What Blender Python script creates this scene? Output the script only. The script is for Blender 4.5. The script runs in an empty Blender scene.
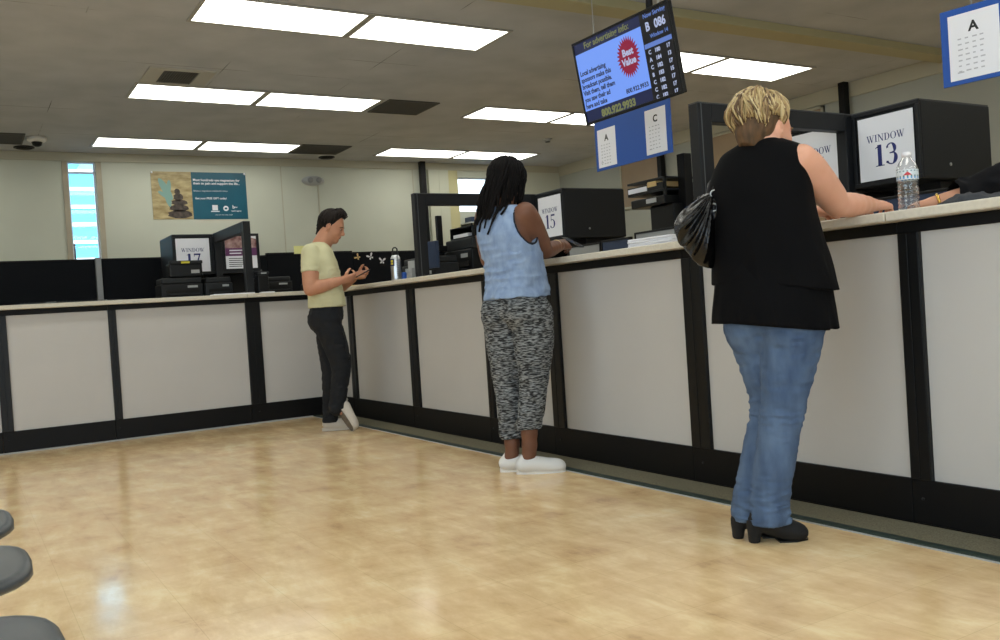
import bpy, bmesh, math, random
import numpy as np
from mathutils import Matrix, Vector
random.seed(7); rng = np.random.default_rng(7)
SC = bpy.context.scene; COL = SC.collection

# ------------------------------------------------------------------ camera
cam_d = bpy.data.cameras.new('camera'); cam_d.sensor_width = 36.0; cam_d.lens = 900/1000*36
cam_d.clip_start = .05; cam_d.clip_end = 200
cam = bpy.data.objects.new('camera', cam_d); COL.objects.link(cam); SC.camera = cam
CY, CP, CR = .542, -.0163, -.0647
f = Vector((math.sin(CY)*math.cos(CP), math.cos(CY)*math.cos(CP), math.sin(CP)))
r0 = f.cross(Vector((0, 0, 1))).normalized(); u0 = r0.cross(f)
r = r0*math.cos(CR)+u0*math.sin(CR); u = -r0*math.sin(CR)+u0*math.cos(CR)
M = Matrix((r, u, -f)).transposed().to_4x4(); M.translation = Vector((-3.012, -8.081, .92))
cam.matrix_world = M

# ------------------------------------------------------------------ world, exposure
SC.view_settings.view_transform = 'Standard'; SC.view_settings.look = 'None'
SC.view_settings.gamma = 1.0; SC.view_settings.use_curve_mapping = False
SC.view_settings.exposure = 0.0
W = bpy.data.worlds.new('sky'); SC.world = W; W.use_nodes = True
bg = W.node_tree.nodes['Background']; bg.inputs[0].default_value = (.70, .86, 1, 1); bg.inputs[1].default_value = 4.2
sun_d = bpy.data.lights.new('sun', 'SUN'); sun_d.energy = 3.0; sun_d.angle = .01; sun_d.color = (1, .95, .86)
sun = bpy.data.objects.new('sun', sun_d); COL.objects.link(sun); sun.rotation_euler = (math.radians(50), 0, math.radians(-25))
LAMP = 4.9      # radiance of the fluorescent lenses
CEIL = 3.1

# ------------------------------------------------------------------ materials
def lin(c):
    if isinstance(c, str): c = [int(c[i:i+2], 16)/255 for i in (0, 2, 4)]
    return tuple(x/12.92 if x <= .04045 else ((x+.055)/1.055)**2.4 for x in c)+(1,)
def mat(name, col, rough=.6, metal=0, spec=.5, emit=None, estr=1, var=0, vscale=8, bump=0, bscale=60, trans=0, ior=1.45, sss=0, stretch=(1, 1, 1), col2=None, coat=0):
    m = bpy.data.materials.new(name); m.use_nodes = True; nt = m.node_tree; b = nt.nodes['Principled BSDF']
    b.inputs['Base Color'].default_value = lin(col); b.inputs['Roughness'].default_value = rough
    b.inputs['Metallic'].default_value = metal; b.inputs['Specular IOR Level'].default_value = spec
    b.inputs['IOR'].default_value = ior; b.inputs['Transmission Weight'].default_value = trans
    b.inputs['Coat Weight'].default_value = coat
    if sss:
        b.inputs['Subsurface Weight'].default_value = sss; b.inputs['Subsurface Radius'].default_value = (.6, .25, .12); b.inputs['Subsurface Scale'].default_value = .02
    if emit is not None:
        b.inputs['Emission Color'].default_value = lin(emit); b.inputs['Emission Strength'].default_value = estr
    tc = nt.nodes.new('ShaderNodeTexCoord'); mp = nt.nodes.new('ShaderNodeMapping'); mp.inputs['Scale'].default_value = stretch
    nt.links.new(tc.outputs['Object'], mp.inputs[0])
    if var or col2 is not None:
        n = nt.nodes.new('ShaderNodeTexNoise'); n.inputs['Scale'].default_value = vscale; n.inputs['Detail'].default_value = 4
        nt.links.new(mp.outputs[0], n.inputs['Vector'])
        cr = nt.nodes.new('ShaderNodeValToRGB'); cr.color_ramp.elements[0].position = .32; cr.color_ramp.elements[1].position = .68
        c = lin(col)
        if col2 is not None: a, b2 = c, lin(col2)
        else: a = tuple(x*(1-var) for x in c[:3])+(1,); b2 = tuple(min(1, x*(1+var)) for x in c[:3])+(1,)
        cr.color_ramp.elements[0].color = a; cr.color_ramp.elements[1].color = b2
        nt.links.new(n.outputs['Fac'], cr.inputs[0]); nt.links.new(cr.outputs[0], b.inputs['Base Color'])
    if bump:
        n2 = nt.nodes.new('ShaderNodeTexNoise'); n2.inputs['Scale'].default_value = bscale; n2.inputs['Detail'].default_value = 3
        nt.links.new(mp.outputs[0], n2.inputs['Vector'])
        bp = nt.nodes.new('ShaderNodeBump'); bp.inputs['Strength'].default_value = bump; bp.inputs['Distance'].default_value = .01
        nt.links.new(n2.outputs['Fac'], bp.inputs['Height']); nt.links.new(bp.outputs[0], b.inputs['Normal'])
    return m

def mat_floor():
    m = bpy.data.materials.new('vinyl_tile_floor'); m.use_nodes = True; nt = m.node_tree; b = nt.nodes['Principled BSDF']; L = nt.links.new; N = nt.nodes.new
    tc = N('ShaderNodeTexCoord')
    br = N('ShaderNodeTexBrick'); br.offset = 0; br.inputs['Scale'].default_value = 1; br.inputs['Brick Width'].default_value = .305; br.inputs['Row Height'].default_value = .305
    br.inputs['Mortar Size'].default_value = .0012; br.inputs['Bias'].default_value = 0
    br.inputs['Color1'].default_value = (0, 0, 0, 1); br.inputs['Color2'].default_value = (1, 1, 1, 1); br.inputs['Mortar'].default_value = (.5, .5, .5, 1)
    L(tc.outputs['Object'], br.inputs['Vector'])
    # mottled streaky vinyl
    mp = N('ShaderNodeMapping'); mp.inputs['Scale'].default_value = (3.0, 1.25, 1); mp.inputs['Rotation'].default_value = (0, 0, .55); L(tc.outputs['Object'], mp.inputs[0])
    n1 = N('ShaderNodeTexNoise'); n1.inputs['Scale'].default_value = 2.6; n1.inputs['Detail'].default_value = 12; n1.inputs['Roughness'].default_value = .68; n1.inputs['Distortion'].default_value = .25
    L(mp.outputs[0], n1.inputs['Vector'])
    mp2 = N('ShaderNodeMapping'); mp2.inputs['Scale'].default_value = (1.0, 3.4, 1); mp2.inputs['Rotation'].default_value = (0, 0, .2); L(tc.outputs['Object'], mp2.inputs[0])
    n2 = N('ShaderNodeTexNoise'); n2.inputs['Scale'].default_value = 1.3; n2.inputs['Detail'].default_value = 7; n2.inputs['Roughness'].default_value = .6; L(mp2.outputs[0], n2.inputs['Vector'])
    a = N('ShaderNodeMath'); a.operation = 'MULTIPLY_ADD'; a.inputs[1].default_value = .55; L(n2.outputs['Fac'], a.inputs[0]); L(n1.outputs['Fac'], a.inputs[2])
    a2 = N('ShaderNodeMath'); a2.operation = 'MULTIPLY_ADD'; a2.inputs[1].default_value = .035; L(br.outputs['Color'], a2.inputs[0]); L(a.outputs[0], a2.inputs[2])
    cr = N('ShaderNodeValToRGB'); e = cr.color_ramp.elements
    e[0].position = .56; e[0].color = lin('c9a77b'); e[1].position = 1.0; e[1].color = lin('f8e3b6')
    x = e.new(.68); x.color = lin('dfbd8e'); x = e.new(.80); x.color = lin('e8c99a'); x = e.new(.88); x.color = lin('f0d4a3')
    L(a2.outputs[0], cr.inputs[0])
    mx = N('ShaderNodeMix'); mx.data_type = 'RGBA'; mx.blend_type = 'MULTIPLY'; mx.inputs[7].default_value = (.86, .84, .8, 1)
    L(br.outputs['Fac'], mx.inputs[0]); L(cr.outputs[0], mx.inputs[6]); L(mx.outputs[2], b.inputs['Base Color'])
    n3 = N('ShaderNodeTexNoise'); n3.inputs['Scale'].default_value = 1.7; n3.inputs['Detail'].default_value = 5; L(mp.outputs[0], n3.inputs['Vector'])
    mr = N('ShaderNodeMapRange'); mr.inputs[1].default_value = .3; mr.inputs[2].default_value = .7; mr.inputs[3].default_value = .10; mr.inputs[4].default_value = .24
    L(n3.outputs['Fac'], mr.inputs[0]); L(mr.outputs[0], b.inputs['Roughness'])
    n4 = N('ShaderNodeTexNoise'); n4.inputs['Scale'].default_value = 9; n4.inputs['Detail'].default_value = 2; L(tc.outputs['Object'], n4.inputs['Vector'])
    bp = N('ShaderNodeBump'); bp.inputs['Strength'].default_value = .05; bp.inputs['Distance'].default_value = .01; L(n4.outputs['Fac'], bp.inputs['Height']); L(bp.outputs[0], b.inputs['Normal'])
    b.inputs['Specular IOR Level'].default_value = .55
    return m

def mat_ceiling():
    m = bpy.data.materials.new('ceiling_board'); m.use_nodes = True; nt = m.node_tree; b = nt.nodes['Principled BSDF']; L = nt.links.new; N = nt.nodes.new
    b.inputs['Roughness'].default_value = .9
    tc = N('ShaderNodeTexCoord'); mp = N('ShaderNodeMapping'); mp.inputs['Location'].default_value = (.315+.60, .26, 0); L(tc.outputs['Object'], mp.inputs[0])
    br = N('ShaderNodeTexBrick'); br.offset = 0; br.inputs['Scale'].default_value = 1; br.inputs['Brick Width'].default_value = 1.2067; br.inputs['Row Height'].default_value = .6033
    br.inputs['Mortar Size'].default_value = .004
    L(mp.outputs[0], br.inputs['Vector'])
    n = N('ShaderNodeTexNoise'); n.inputs['Scale'].default_value = 1.1; n.inputs['Detail'].default_value = 4; n.inputs['Roughness'].default_value = .6; L(tc.outputs['Object'], n.inputs['Vector'])
    cr = N('ShaderNodeValToRGB'); cr.color_ramp.elements[0].position = .53; cr.color_ramp.elements[1].position = .62; L(n.outputs['Fac'], cr.inputs[0])
    mu = N('ShaderNodeMath'); mu.operation = 'MULTIPLY'; L(br.outputs['Fac'], mu.inputs[0]); L(cr.outputs[0], mu.inputs[1])
    mu2 = N('ShaderNodeMath'); mu2.operation = 'MULTIPLY'; mu2.inputs[1].default_value = .75; L(mu.outputs[0], mu2.inputs[0])
    n5 = N('ShaderNodeTexNoise'); n5.inputs['Scale'].default_value = 2.3; n5.inputs['Detail'].default_value = 6; L(tc.outputs['Object'], n5.inputs['Vector'])
    c2 = N('ShaderNodeValToRGB'); c2.color_ramp.elements[0].position = .3; c2.color_ramp.elements[1].position = .7
    c2.color_ramp.elements[0].color = lin('a8abb0'); c2.color_ramp.elements[1].color = lin('b9bcc0'); L(n5.outputs['Fac'], c2.inputs[0])
    mx = N('ShaderNodeMix'); mx.data_type = 'RGBA'; L(mu2.outputs[0], mx.inputs[0]); L(c2.outputs[0], mx.inputs[6]); mx.inputs[7].default_value = lin('3a362f')
    L(mx.outputs[2], b.inputs['Base Color'])
    bp = N('ShaderNodeBump'); bp.inputs['Strength'].default_value = .25; bp.inputs['Distance'].default_value = .004; bp.invert = True
    L(br.outputs['Fac'], bp.inputs['Height']); L(bp.outputs[0], b.inputs['Normal'])
    return m

MT = dict(
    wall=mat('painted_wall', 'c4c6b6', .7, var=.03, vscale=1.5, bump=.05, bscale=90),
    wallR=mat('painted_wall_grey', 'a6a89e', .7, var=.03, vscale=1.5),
    wallg=mat('painted_wall_plain', 'cfcab8', .75), trimw=mat('wall_trim', 'b5b09a', .5), tan=mat('tan_wood_trim', 'aaa08a', .45, var=.08, vscale=6),
    beam=mat('beam_paint', 'a8a17e', .5), tanp=mat('tan_panel', '9a8468', .5, var=.08, vscale=2),
    black=mat('black_laminate', '0b0b0c', .5, spec=.25, bump=.04, bscale=200), blackm=mat('black_metal', '0b0c0d', .4, spec=.35),
    bfab=mat('black_fabric', '101216', .9, spec=.2, bump=.2, bscale=500), charc=mat('charcoal_plastic', '1b1d1f', .45, spec=.35), dk=mat('dark_plastic', '0a0b0c', .4, spec=.35),
    box=mat('hood_black', '15171a', .5, spec=.35, bump=.05, bscale=300), edge=mat('hood_edge', '4a4d50', .4),
    panel=mat('counter_laminate', 'c0bebb', .42, var=.025, vscale=2, bump=.03, bscale=250), top=mat('worktop_laminate', 'cfc9ba', .4, var=.05, vscale=60),
    white=mat('white_paper', 'e3e3e8', .6), wplas=mat('white_plastic', 'd8d6cf', .45), blue=mat('blue_board', '174c9e', .45), navy=mat('navy_ink', '1b2566', .6), ink=mat('black_ink', '1a1a1c', .6), greyink=mat('grey_ink', 'b2b2b8', .7),
    grey=mat('grey_plastic', '8a8c8c', .5), lgrey=mat('light_grey_plastic', 'a9abaa', .45), dblue=mat('dark_blue_plastic', '24344f', .45),
    alu=mat('brushed_aluminium', 'c9ccd0', .28, metal=1), yel=mat('yellow_label', 'd8cc3a', .5), navyl=mat('navy_label', '1c2350', .5),
    mat_=mat('carpet_strip', '7b755f', .95, var=.25, vscale=160, bump=.8, bscale=400), matedge=mat('rubber_edge', '26352f', .5),
    lens=mat('fluorescent_lens', 'f4f6f4', .6, emit='fbfcf4', estr=LAMP), lframe=mat('fixture_frame', '9c9a92', .5), vent=mat('vent_white', 'aaa79d', .5), dvent=mat('grille_dark', '4a4843', .6), hole=mat('vent_hollow', '15130f', .9),
    sticky=mat('yellow_note', 'e4e39a', .7), sill=mat('window_frame_white', 'd5d8e0', .5), glass=mat('window_glass', 'ffffff', .02, trans=1, ior=1.45),
    seat=mat('grey_seat_shell', '45494c', .36, var=.08, vscale=12, bump=.12, bscale=500), steel=mat('steel', 'a8abad', .3, metal=1), gold=mat('gold', 'd9b45c', .25, metal=1),
    purple=mat('purple_print', '63305e', .5), redp=mat('dark_red_print', '7a2c30', .5), orange=mat('orange', 'c8783a', .5), manila=mat('manila', 'd6b67c', .6),
)

# ------------------------------------------------------------------ mesh helpers
class MB:
    def __init__(s): s.v = []; s.f = []; s.m = []; s.sm = []
    def add(s, vs, fs, mi=0, smooth=False, X=None):
        o = len(s.v); s.v += [tuple(X @ Vector(v)) if X is not None else tuple(v) for v in vs]
        s.f += [tuple(i+o for i in q) for q in fs]; s.m += [mi]*len(fs); s.sm += [smooth]*len(fs); return s
    def box(s, x0, x1, y0, y1, z0, z1, mi=0, X=None):
        vs = [(x, y, z) for z in (z0, z1) for y in (y0, y1) for x in (x0, x1)]
        return s.add(vs, [(0, 2, 3, 1), (4, 5, 7, 6), (0, 1, 5, 4), (2, 6, 7, 3), (0, 4, 6, 2), (1, 3, 7, 5)], mi, False, X)
    def tube(s, pts, rad, n=10, mi=0, caps=True, X=None, closed=False):
        pts = [Vector(p) for p in pts]; k = len(pts); R = rad if isinstance(rad, (list, tuple)) else [rad]*k
        vs = []; pu = None
        for i, p in enumerate(pts):
            a = pts[(i-1) % k] if (i > 0 or closed) else p; b = pts[(i+1) % k] if (i < k-1 or closed) else p
            t = (b-a); t = t.normalized() if t.length > 1e-9 else Vector((0, 0, 1))
            if pu is None: pu = t.orthogonal().normalized()
            pu = (pu-t*pu.dot(t)); pu = pu.normalized() if pu.length > 1e-6 else t.orthogonal().normalized(); w = t.cross(pu)
            for j in range(n):
                an = 2*math.pi*j/n; vs.append(p+(pu*math.cos(an)+w*math.sin(an))*R[i])
        fs = []
        for i in range(k if closed else k-1):
            for j in range(n):
                fs.append((i*n+j, i*n+(j+1) % n, ((i+1) % k)*n+(j+1) % n, ((i+1) % k)*n+j))
        if caps and not closed: fs += [tuple(range(n-1, -1, -1)), tuple((k-1)*n+j for j in range(n))]
        return s.add(vs, fs, mi, True, X)
    def lathe(s, prof, c=(0, 0, 0), n=28, mi=0, X=None):   # prof: (r, z)
        vs = [(c[0]+q*math.cos(2*math.pi*j/n), c[1]+q*math.sin(2*math.pi*j/n), c[2]+z) for q, z in prof for j in range(n)]
        fs = [(i*n+j, i*n+(j+1) % n, (i+1)*n+(j+1) % n, (i+1)*n+j) for i in range(len(prof)-1) for j in range(n)]
        fs += [tuple(range(n-1, -1, -1)), tuple((len(prof)-1)*n+j for j in range(n))]
        return s.add(vs, fs, mi, True, X)
    def poly(s, pts, z0=0, z1=.0006, mi=0, X=None):        # outline (ccw) in x,y raised to z1
        n = len(pts); vs = [(x, y, z0) for x, y in pts]+[(x, y, z1) for x, y in pts]
        fs = [tuple(range(n, 2*n))]+[(i, (i+1) % n, n+(i+1) % n, n+i) for i in range(n)]
        return s.add(vs, fs, mi, False, X)
    def build(s, name, ms, parent=None, bevel=0, loc=None, seg=2):
        me = bpy.data.meshes.new(name); me.from_pydata(s.v, [], s.f)
        for m in (ms if isinstance(ms, (list, tuple)) else [ms]): me.materials.append(m)
        me.polygons.foreach_set('material_index', s.m); me.polygons.foreach_set('use_smooth', s.sm); me.update()
        o = bpy.data.objects.new(name, me); COL.objects.link(o)
        if parent is not None: o.parent = parent
        if loc is not None: o.location = loc
        if bevel:
            b = o.modifiers.new('bevel', 'BEVEL'); b.width = bevel; b.segments = seg; b.limit_method = 'ANGLE'; b.harden_normals = False
        return o
def tag(o, label=None, cat=None, group=None, kind=None):
    if label: o['label'] = label
    if cat: o['category'] = cat
    if group: o['group'] = group
    if kind: o['kind'] = kind
    return o
def thing(name, label, cat, loc=(0, 0, 0), rz=0, group=None, Mx=None):
    o = bpy.data.objects.new(name, None); COL.objects.link(o); o.empty_display_size = .1
    if Mx is not None: o.matrix_world = Mx
    else: o.location = loc; o.rotation_euler = (0, 0, rz)
    return tag(o, label, cat, group)
def struct(name, mb, m, bevel=0, parent=None):
    o = mb.build(name, m, parent, bevel)
    if parent is None: o['kind'] = 'structure'
    return o
def frame(o, X, Y):
    X = Vector(X).normalized(); Y = Vector(Y).normalized(); Z = X.cross(Y)
    m = Matrix((X, Y, Z)).transposed().to_4x4(); m.translation = Vector(o); return m
def text(body, size, x, y, z, m, parent, align='LEFT', name='lettering', bold=0, sx=1):
    c = bpy.data.curves.new('t', 'FONT'); c.body = body; c.size = size; c.align_x = align; c.extrude = .0003; c.offset = bold; c.resolution_u = 3
    o = bpy.data.objects.new('t', c); COL.objects.link(o); dg = bpy.context.evaluated_depsgraph_get()
    me = bpy.data.meshes.new_from_object(o.evaluated_get(dg)); bpy.data.objects.remove(o); bpy.data.curves.remove(c)
    for v in me.vertices: v.co.x *= sx
    me.materials.clear(); me.materials.append(m); k = bpy.data.objects.new(name, me); COL.objects.link(k); k.location = (x, y, z)
    if parent is not None: k.parent = parent
    return k

# serif capitals and figures drawn from strokes; each glyph is 1 high, returns (width, polygons)
def arc(cx, cy, rx, ry, a0, a1, w0, w1, n=14):
    o = []; i_ = []
    for k in range(n+1):
        t = k/n; a = math.radians(a0+(a1-a0)*t); w = w0+(w1-w0)*math.sin(math.pi*t)
        o.append((cx+rx*math.cos(a), cy+ry*math.sin(a))); i_.append((cx+(rx-w)*math.cos(a), cy+(ry-min(w, .05)-.0*w)*math.sin(a)))
    return [[o[k], o[k+1], i_[k+1], i_[k]] for k in range(n)]
def bar(x0, y0, x1, y1, w): return [[(x0-w/2, y0), (x0+w/2, y0), (x1+w/2, y1), (x1-w/2, y1)]]
def ser(x, y, w, h=.045): return [[(x-w/2, y), (x+w/2, y), (x+w/2, y+h), (x-w/2, y+h)]]
GL = {
 'W': (1.22, bar(.14, 1, .40, 0, .15)+bar(.40, 0, .62, .95, .05)+bar(.55, 1, .82, 0, .15)+bar(.82, 0, 1.08, 1, .05)+ser(.14, .955, .34)+ser(.55, .955, .30)+ser(1.08, .955, .26)),
 'I': (.44, bar(.22, 0, .22, 1, .16)+ser(.22, 0, .38)+ser(.22, .955, .38)),
 'N': (.98, bar(.18, 0, .18, 1, .06)+bar(.18, 1, .80, 0, .17)+bar(.80, 0, .80, 1, .06)+ser(.16, .955, .3)+ser(.18, 0, .28)+ser(.80, .955, .28)),
 'D': (.92, bar(.22, 0, .22, 1, .16)+ser(.17, 0, .3)+ser(.17, .955, .3)+arc(.36, .5, .5, .5, -90, 90, .04, .17)+[[(.2, 0), (.38, 0), (.38, .045), (.2, .045)], [(.2, .955), (.38, .955), (.38, 1), (.2, 1)]]),
 'O': (.96, arc(.48, .5, .44, .52, -90, 90, .05, .17)+arc(.48, .5, .44, .52, 90, 270, .05, .17)),
 '1': (.6, bar(.32, 0, .32, 1, .21)+ser(.32, 0, .46, .04)+[[(.1, .83), (.32, .93), (.32, 1.0), (.1, .87)]]),
 '3': (.66, arc(.27, .74, .27, .26, -75, 150, .06, .19)+arc(.27, .29, .32, .30, -150, 85, .06, .21)+[[(.18, .5), (.34, .5), (.34, .56), (.18, .56)], [(.02, .76), (.13, .80), (.1, .88), (.02, .86)], [(-.02, .1), (.1, .06), (.12, .17), (0, .19)]]),
 '4': (.7, bar(.46, 0, .46, 1, .16)+ser(.46, 0, .38, .04)+[[(.02, .26), (.66, .26), (.66, .35), (.02, .35)], [(.02, .32), (.1, .30), (.44, .92), (.44, 1.0)]]),
 '5': (.66, [[(.12, .88), (.58, .88), (.60, 1), (.12, 1)], [(.10, .5), (.15, .5), (.17, 1), (.12, 1)]]+arc(.25, .32, .36, .33, -140, 115, .05, .17)+[[(-.02, .12), (.1, .06), (.13, .16), (0, .2)]]),
 '7': (.66, [[(.06, .86), (.62, .86), (.64, 1), (.06, 1)], [(.06, .72), (.1, .72), (.12, .9), (.06, .9)], [(.18, 0), (.34, 0), (.64, .98), (.55, .98)]]),
 '6': (.66, arc(.31, .32, .3, .33, 0, 360, .1, .17, 24)+[[(.01, .32), (.16, .34), (.42, .95), (.58, 1.0)]]),
 '8': (.66, arc(.31, .74, .25, .25, 0, 360, .09, .12, 24)+arc(.31, .28, .3, .29, 0, 360, .1, .15, 24)),
}
def serif(s, h, cx, y, mb, sx=.85, gap=.06, z=0):
    w = sum(GL[c][0] for c in s)+gap*(len(s)-1); x = cx-w*h*sx/2
    for c in s:
        gw, ps = GL[c]
        for p_ in ps:
            q = [(x+a*h*sx, y+b*h) for a, b in p_]
            ar = sum(q[i][0]*q[(i+1) % len(q)][1]-q[(i+1) % len(q)][0]*q[i][1] for i in range(len(q)))
            if ar < 0: q = q[::-1]
            mb.poly(q, z, z+.0006)
        x += (gw+gap)*h*sx

# ------------------------------------------------------------------ room shell
XW0, XW1, YW0, YW1 = -6.4, 5.5, -10.8, 3.9
struct('floor', MB().box(XW0-.2, XW1+.2, YW0-.2, YW1+.2, -.1, 0), mat_floor())
struct('ceiling', MB().box(XW0-.2, XW1+.2, YW0-.2, YW1+.2, CEIL, CEIL+.1), mat_ceiling())
WX0, WX1, WZ0, WZ1 = -1.755, -1.44, .9, 3.0        # narrow window
VX0, VX1, VZ0, VZ1 = 3.6, 4.62, 2.37, 2.90         # high window
w = MB()
w.box(XW0, WX0, YW1, YW1+.15, 0, CEIL); w.box(WX0, WX1, YW1, YW1+.15, 0, WZ0); w.box(WX0, WX1, YW1, YW1+.15, WZ1, CEIL)
w.box(WX1, VX0, YW1, YW1+.15, 0, CEIL); w.box(VX0, VX1, YW1, YW1+.15, 0, VZ0); w.box(VX0, VX1, YW1, YW1+.15, VZ1, CEIL); w.box(VX1, XW1+.15, YW1, YW1+.15, 0, CEIL)
struct('wall_back', w, MT['wall'])
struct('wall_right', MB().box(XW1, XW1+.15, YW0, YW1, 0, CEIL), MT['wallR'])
FX0, FX1, FZ0, FZ1 = -5.6, -.4, .7, 2.6      # storefront glazing behind the waiting area
LY0, LY1 = -9.5, -4.5
struct('wall_left', MB().box(XW0-.15, XW0, YW0, LY0, 0, CEIL).box(XW0-.15, XW0, LY0, LY1, 0, FZ0).box(XW0-.15, XW0, LY0, LY1, FZ1, CEIL).box(XW0-.15, XW0, LY1, YW1, 0, CEIL), MT['wallg'])
struct('wall_front', MB().box(XW0, FX0, YW0-.15, YW0, 0, CEIL).box(FX0, FX1, YW0-.15, YW0, 0, FZ0).box(FX0, FX1, YW0-.15, YW0, FZ1, CEIL).box(FX1, XW1, YW0-.15, YW0, 0, CEIL), MT['wallg'])
def portal(loc, rot, sx, sy):
    d = bpy.data.lights.new('daylight_portal', 'AREA'); d.shape = 'RECTANGLE'; d.size = sx; d.size_y = sy; d.cycles.is_portal = True
    q = bpy.data.objects.new('daylight_portal', d); COL.objects.link(q); q.location = loc; q.rotation_euler = rot
portal(((FX0+FX1)/2, YW0-.14, (FZ0+FZ1)/2), (math.pi/2, 0, math.pi), FX1-FX0, FZ1-FZ0)
portal((XW0-.14, (LY0+LY1)/2, (FZ0+FZ1)/2), (math.pi/2, 0, math.pi/2+math.pi), LY1-LY0, FZ1-FZ0)
fm = MB()
for k in range(5): x = FX0+k*(FX1-FX0)/4; fm.box(x-.03, x+.03, YW0-.10, YW0-.04, FZ0, FZ1)
fm.box(FX0, FX1, YW0-.10, YW0-.04, FZ0, FZ0+.05).box(FX0, FX1, YW0-.10, YW0-.04, FZ1-.05, FZ1); struct('window_3', fm, MT['charc'])
fm = MB()
for k in range(5): y = LY0+k*(LY1-LY0)/4; fm.box(XW0-.10, XW0-.04, y-.03, y+.03, FZ0, FZ1)
fm.box(XW0-.10, XW0-.04, LY0, LY1, FZ0, FZ0+.05).box(XW0-.10, XW0-.04, LY0, LY1, FZ1-.05, FZ1); struct('window_4', fm, MT['charc'])
struct('trim_1', MB().box(XW0, XW1, YW1-.025, YW1, CEIL-.10, CEIL).box(XW0, XW1, YW1-.03, YW1-.025, CEIL-.105, CEIL-.09), MT['trimw'], .003)
struct('trim_2', MB().box(XW1-.03, XW1, YW0, YW1-.03, CEIL-.16, CEIL), MT['trimw'], .004)
struct('trim_3', MB().box(WX0-.06, WX0, YW1-.02, YW1, .8, CEIL-.105).box(WX1, WX1+.065, YW1-.02, YW1, .8, CEIL-.105), MT['tan'], .003)
sm_ = MB()
for x in (.88, 2.86): sm_.box(x-.006, x+.006, YW1-.004, YW1, 0, CEIL-.105)
struct('trim_4', sm_, MT['trimw'])
struct('trim_5', MB().box(3.10, 3.43, YW1-.05, YW1, 0, CEIL-.105).box(3.27, 3.275, YW1-.054, YW1-.05, 0, CEIL-.105), mat('pale_column', 'c2c3b0', .6), .003)
struct('trim_6', MB().box(3.43, 3.60, YW1-.03, YW1, 0, CEIL-.105), mat('yellow_column', 'c4bd90', .6), .003)
# windows
def window(name, x0, x1, z0, z1, bars):
    g = MB().box(x0, x1, YW1+.07, YW1+.076, z0, z1); o = struct(name, g, MT['glass'])
    fr = MB(); t = .018
    fr.box(x0, x0+t, YW1+.04, YW1+.11, z0, z1).box(x1-t, x1, YW1+.04, YW1+.11, z0, z1).box(x0+t, x1-t, YW1+.04, YW1+.11, z0, z0+t).box(x0+t, x1-t, YW1+.04, YW1+.11, z1-t, z1)
    for b in bars: fr.box(x0+t, x1-t, YW1+.05, YW1+.10, b-.01, b+.01)
    fr.build('window_frame', MT['sill'], o, .002)
window('window_1', WX0, WX1, WZ0, WZ1, [2.87]); window('window_2', VX0, VX1, VZ0, VZ1, [])
# what shows outside: a pale clapboard building across a yard
struct('ground', MB().box(-40, 40, YW1+.2, 40, -.3, -.2), mat('pavement', 'a8a39a', .9, var=.1))
eb = thing('building', 'pale blue clapboard building seen outside through the narrow window', 'building', (-1, 12, -.2))
MB().box(-7, 7, 0, 4, 0, 7).build('wall', mat('pale_blue_siding', '62bfe6', .7), eb)
cl = MB()
for k in range(18): cl.box(-7, 7, -.03, 0, .4+k*.36, .4+k*.36+.07)
cl.build('siding_course', mat('white_siding', 'e8f4fa', .7), eb)
sp = thing('street_post', 'dark post with a square box standing outside the narrow window', 'post', (-1.55, 6.2, -.2))
MB().tube([(0, 0, 0), (0, 0, 2.1)], .025).build('pole', MT['charc'], sp); MB().box(-.07, .07, -.05, .05, 2.1, 2.4).build('meter_box', MT['charc'], sp, .01)
# beam under the ceiling
struct('trim_7', MB().box(XW0, XW1-.03, -2.94, -2.74, CEIL-.07, CEIL), MT['beam'], .004)

# ------------------------------------------------------------------ ceiling fixtures
def lamp(x0, x1, y0, y1):
    o = thing('ceiling_light', None, 'ceiling light', ((x0+x1)/2, (y0+y1)/2, CEIL), group=None)
    a, b = (x1-x0)/2, (y1-y0)/2; t = .028; z = -.012
    MB().box(-a, a, -b, -b+t, z, .0).box(-a, a, b-t, b, z, .0).box(-a, -a+t, -b+t, b-t, z, .0).box(a-t, a, -b+t, b-t, z, .0).build('frame', MT['lframe'], o, .003)
    MB().box(-a+t, a-t, -b+t, b-t, -.007, -.001).build('diffuser', MT['lens'], o)
    o['group'] = 'fluorescent ceiling lights'
    return o
rowy = [3.13, .655, -1.745, -4.16, -6.58, -9.0]; colx = [-3.94, -.32, 3.27]; rowdx = [-.03, -.01, .045, .045, .045, .045]
rown = ['in the far row', 'in the middle row', 'in the row before the beam', 'above the near counter end', 'above the waiting area', 'behind the waiting chairs']
coln = [('leftmost fixture', 'second fixture from the left'), ('left of the pair left of the television', 'right of the pair left of the television'), ('left of the pair over the clerks', 'right of the pair over the clerks')]
for i, y in enumerate(rowy):
    for j, x in enumerate(colx):
        for s in (0, 1):
            if (i, j, s) == (3, 2, 1): continue      # no fixture over the right end of the clerks side
            c = x+rowdx[i]+(-.60, .60)[s]; o = lamp(c-.598, c+.598, y-.295, y+.295)
            o['label'] = 'ceiling light '+rown[i]+', '+coln[j][s]
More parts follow.
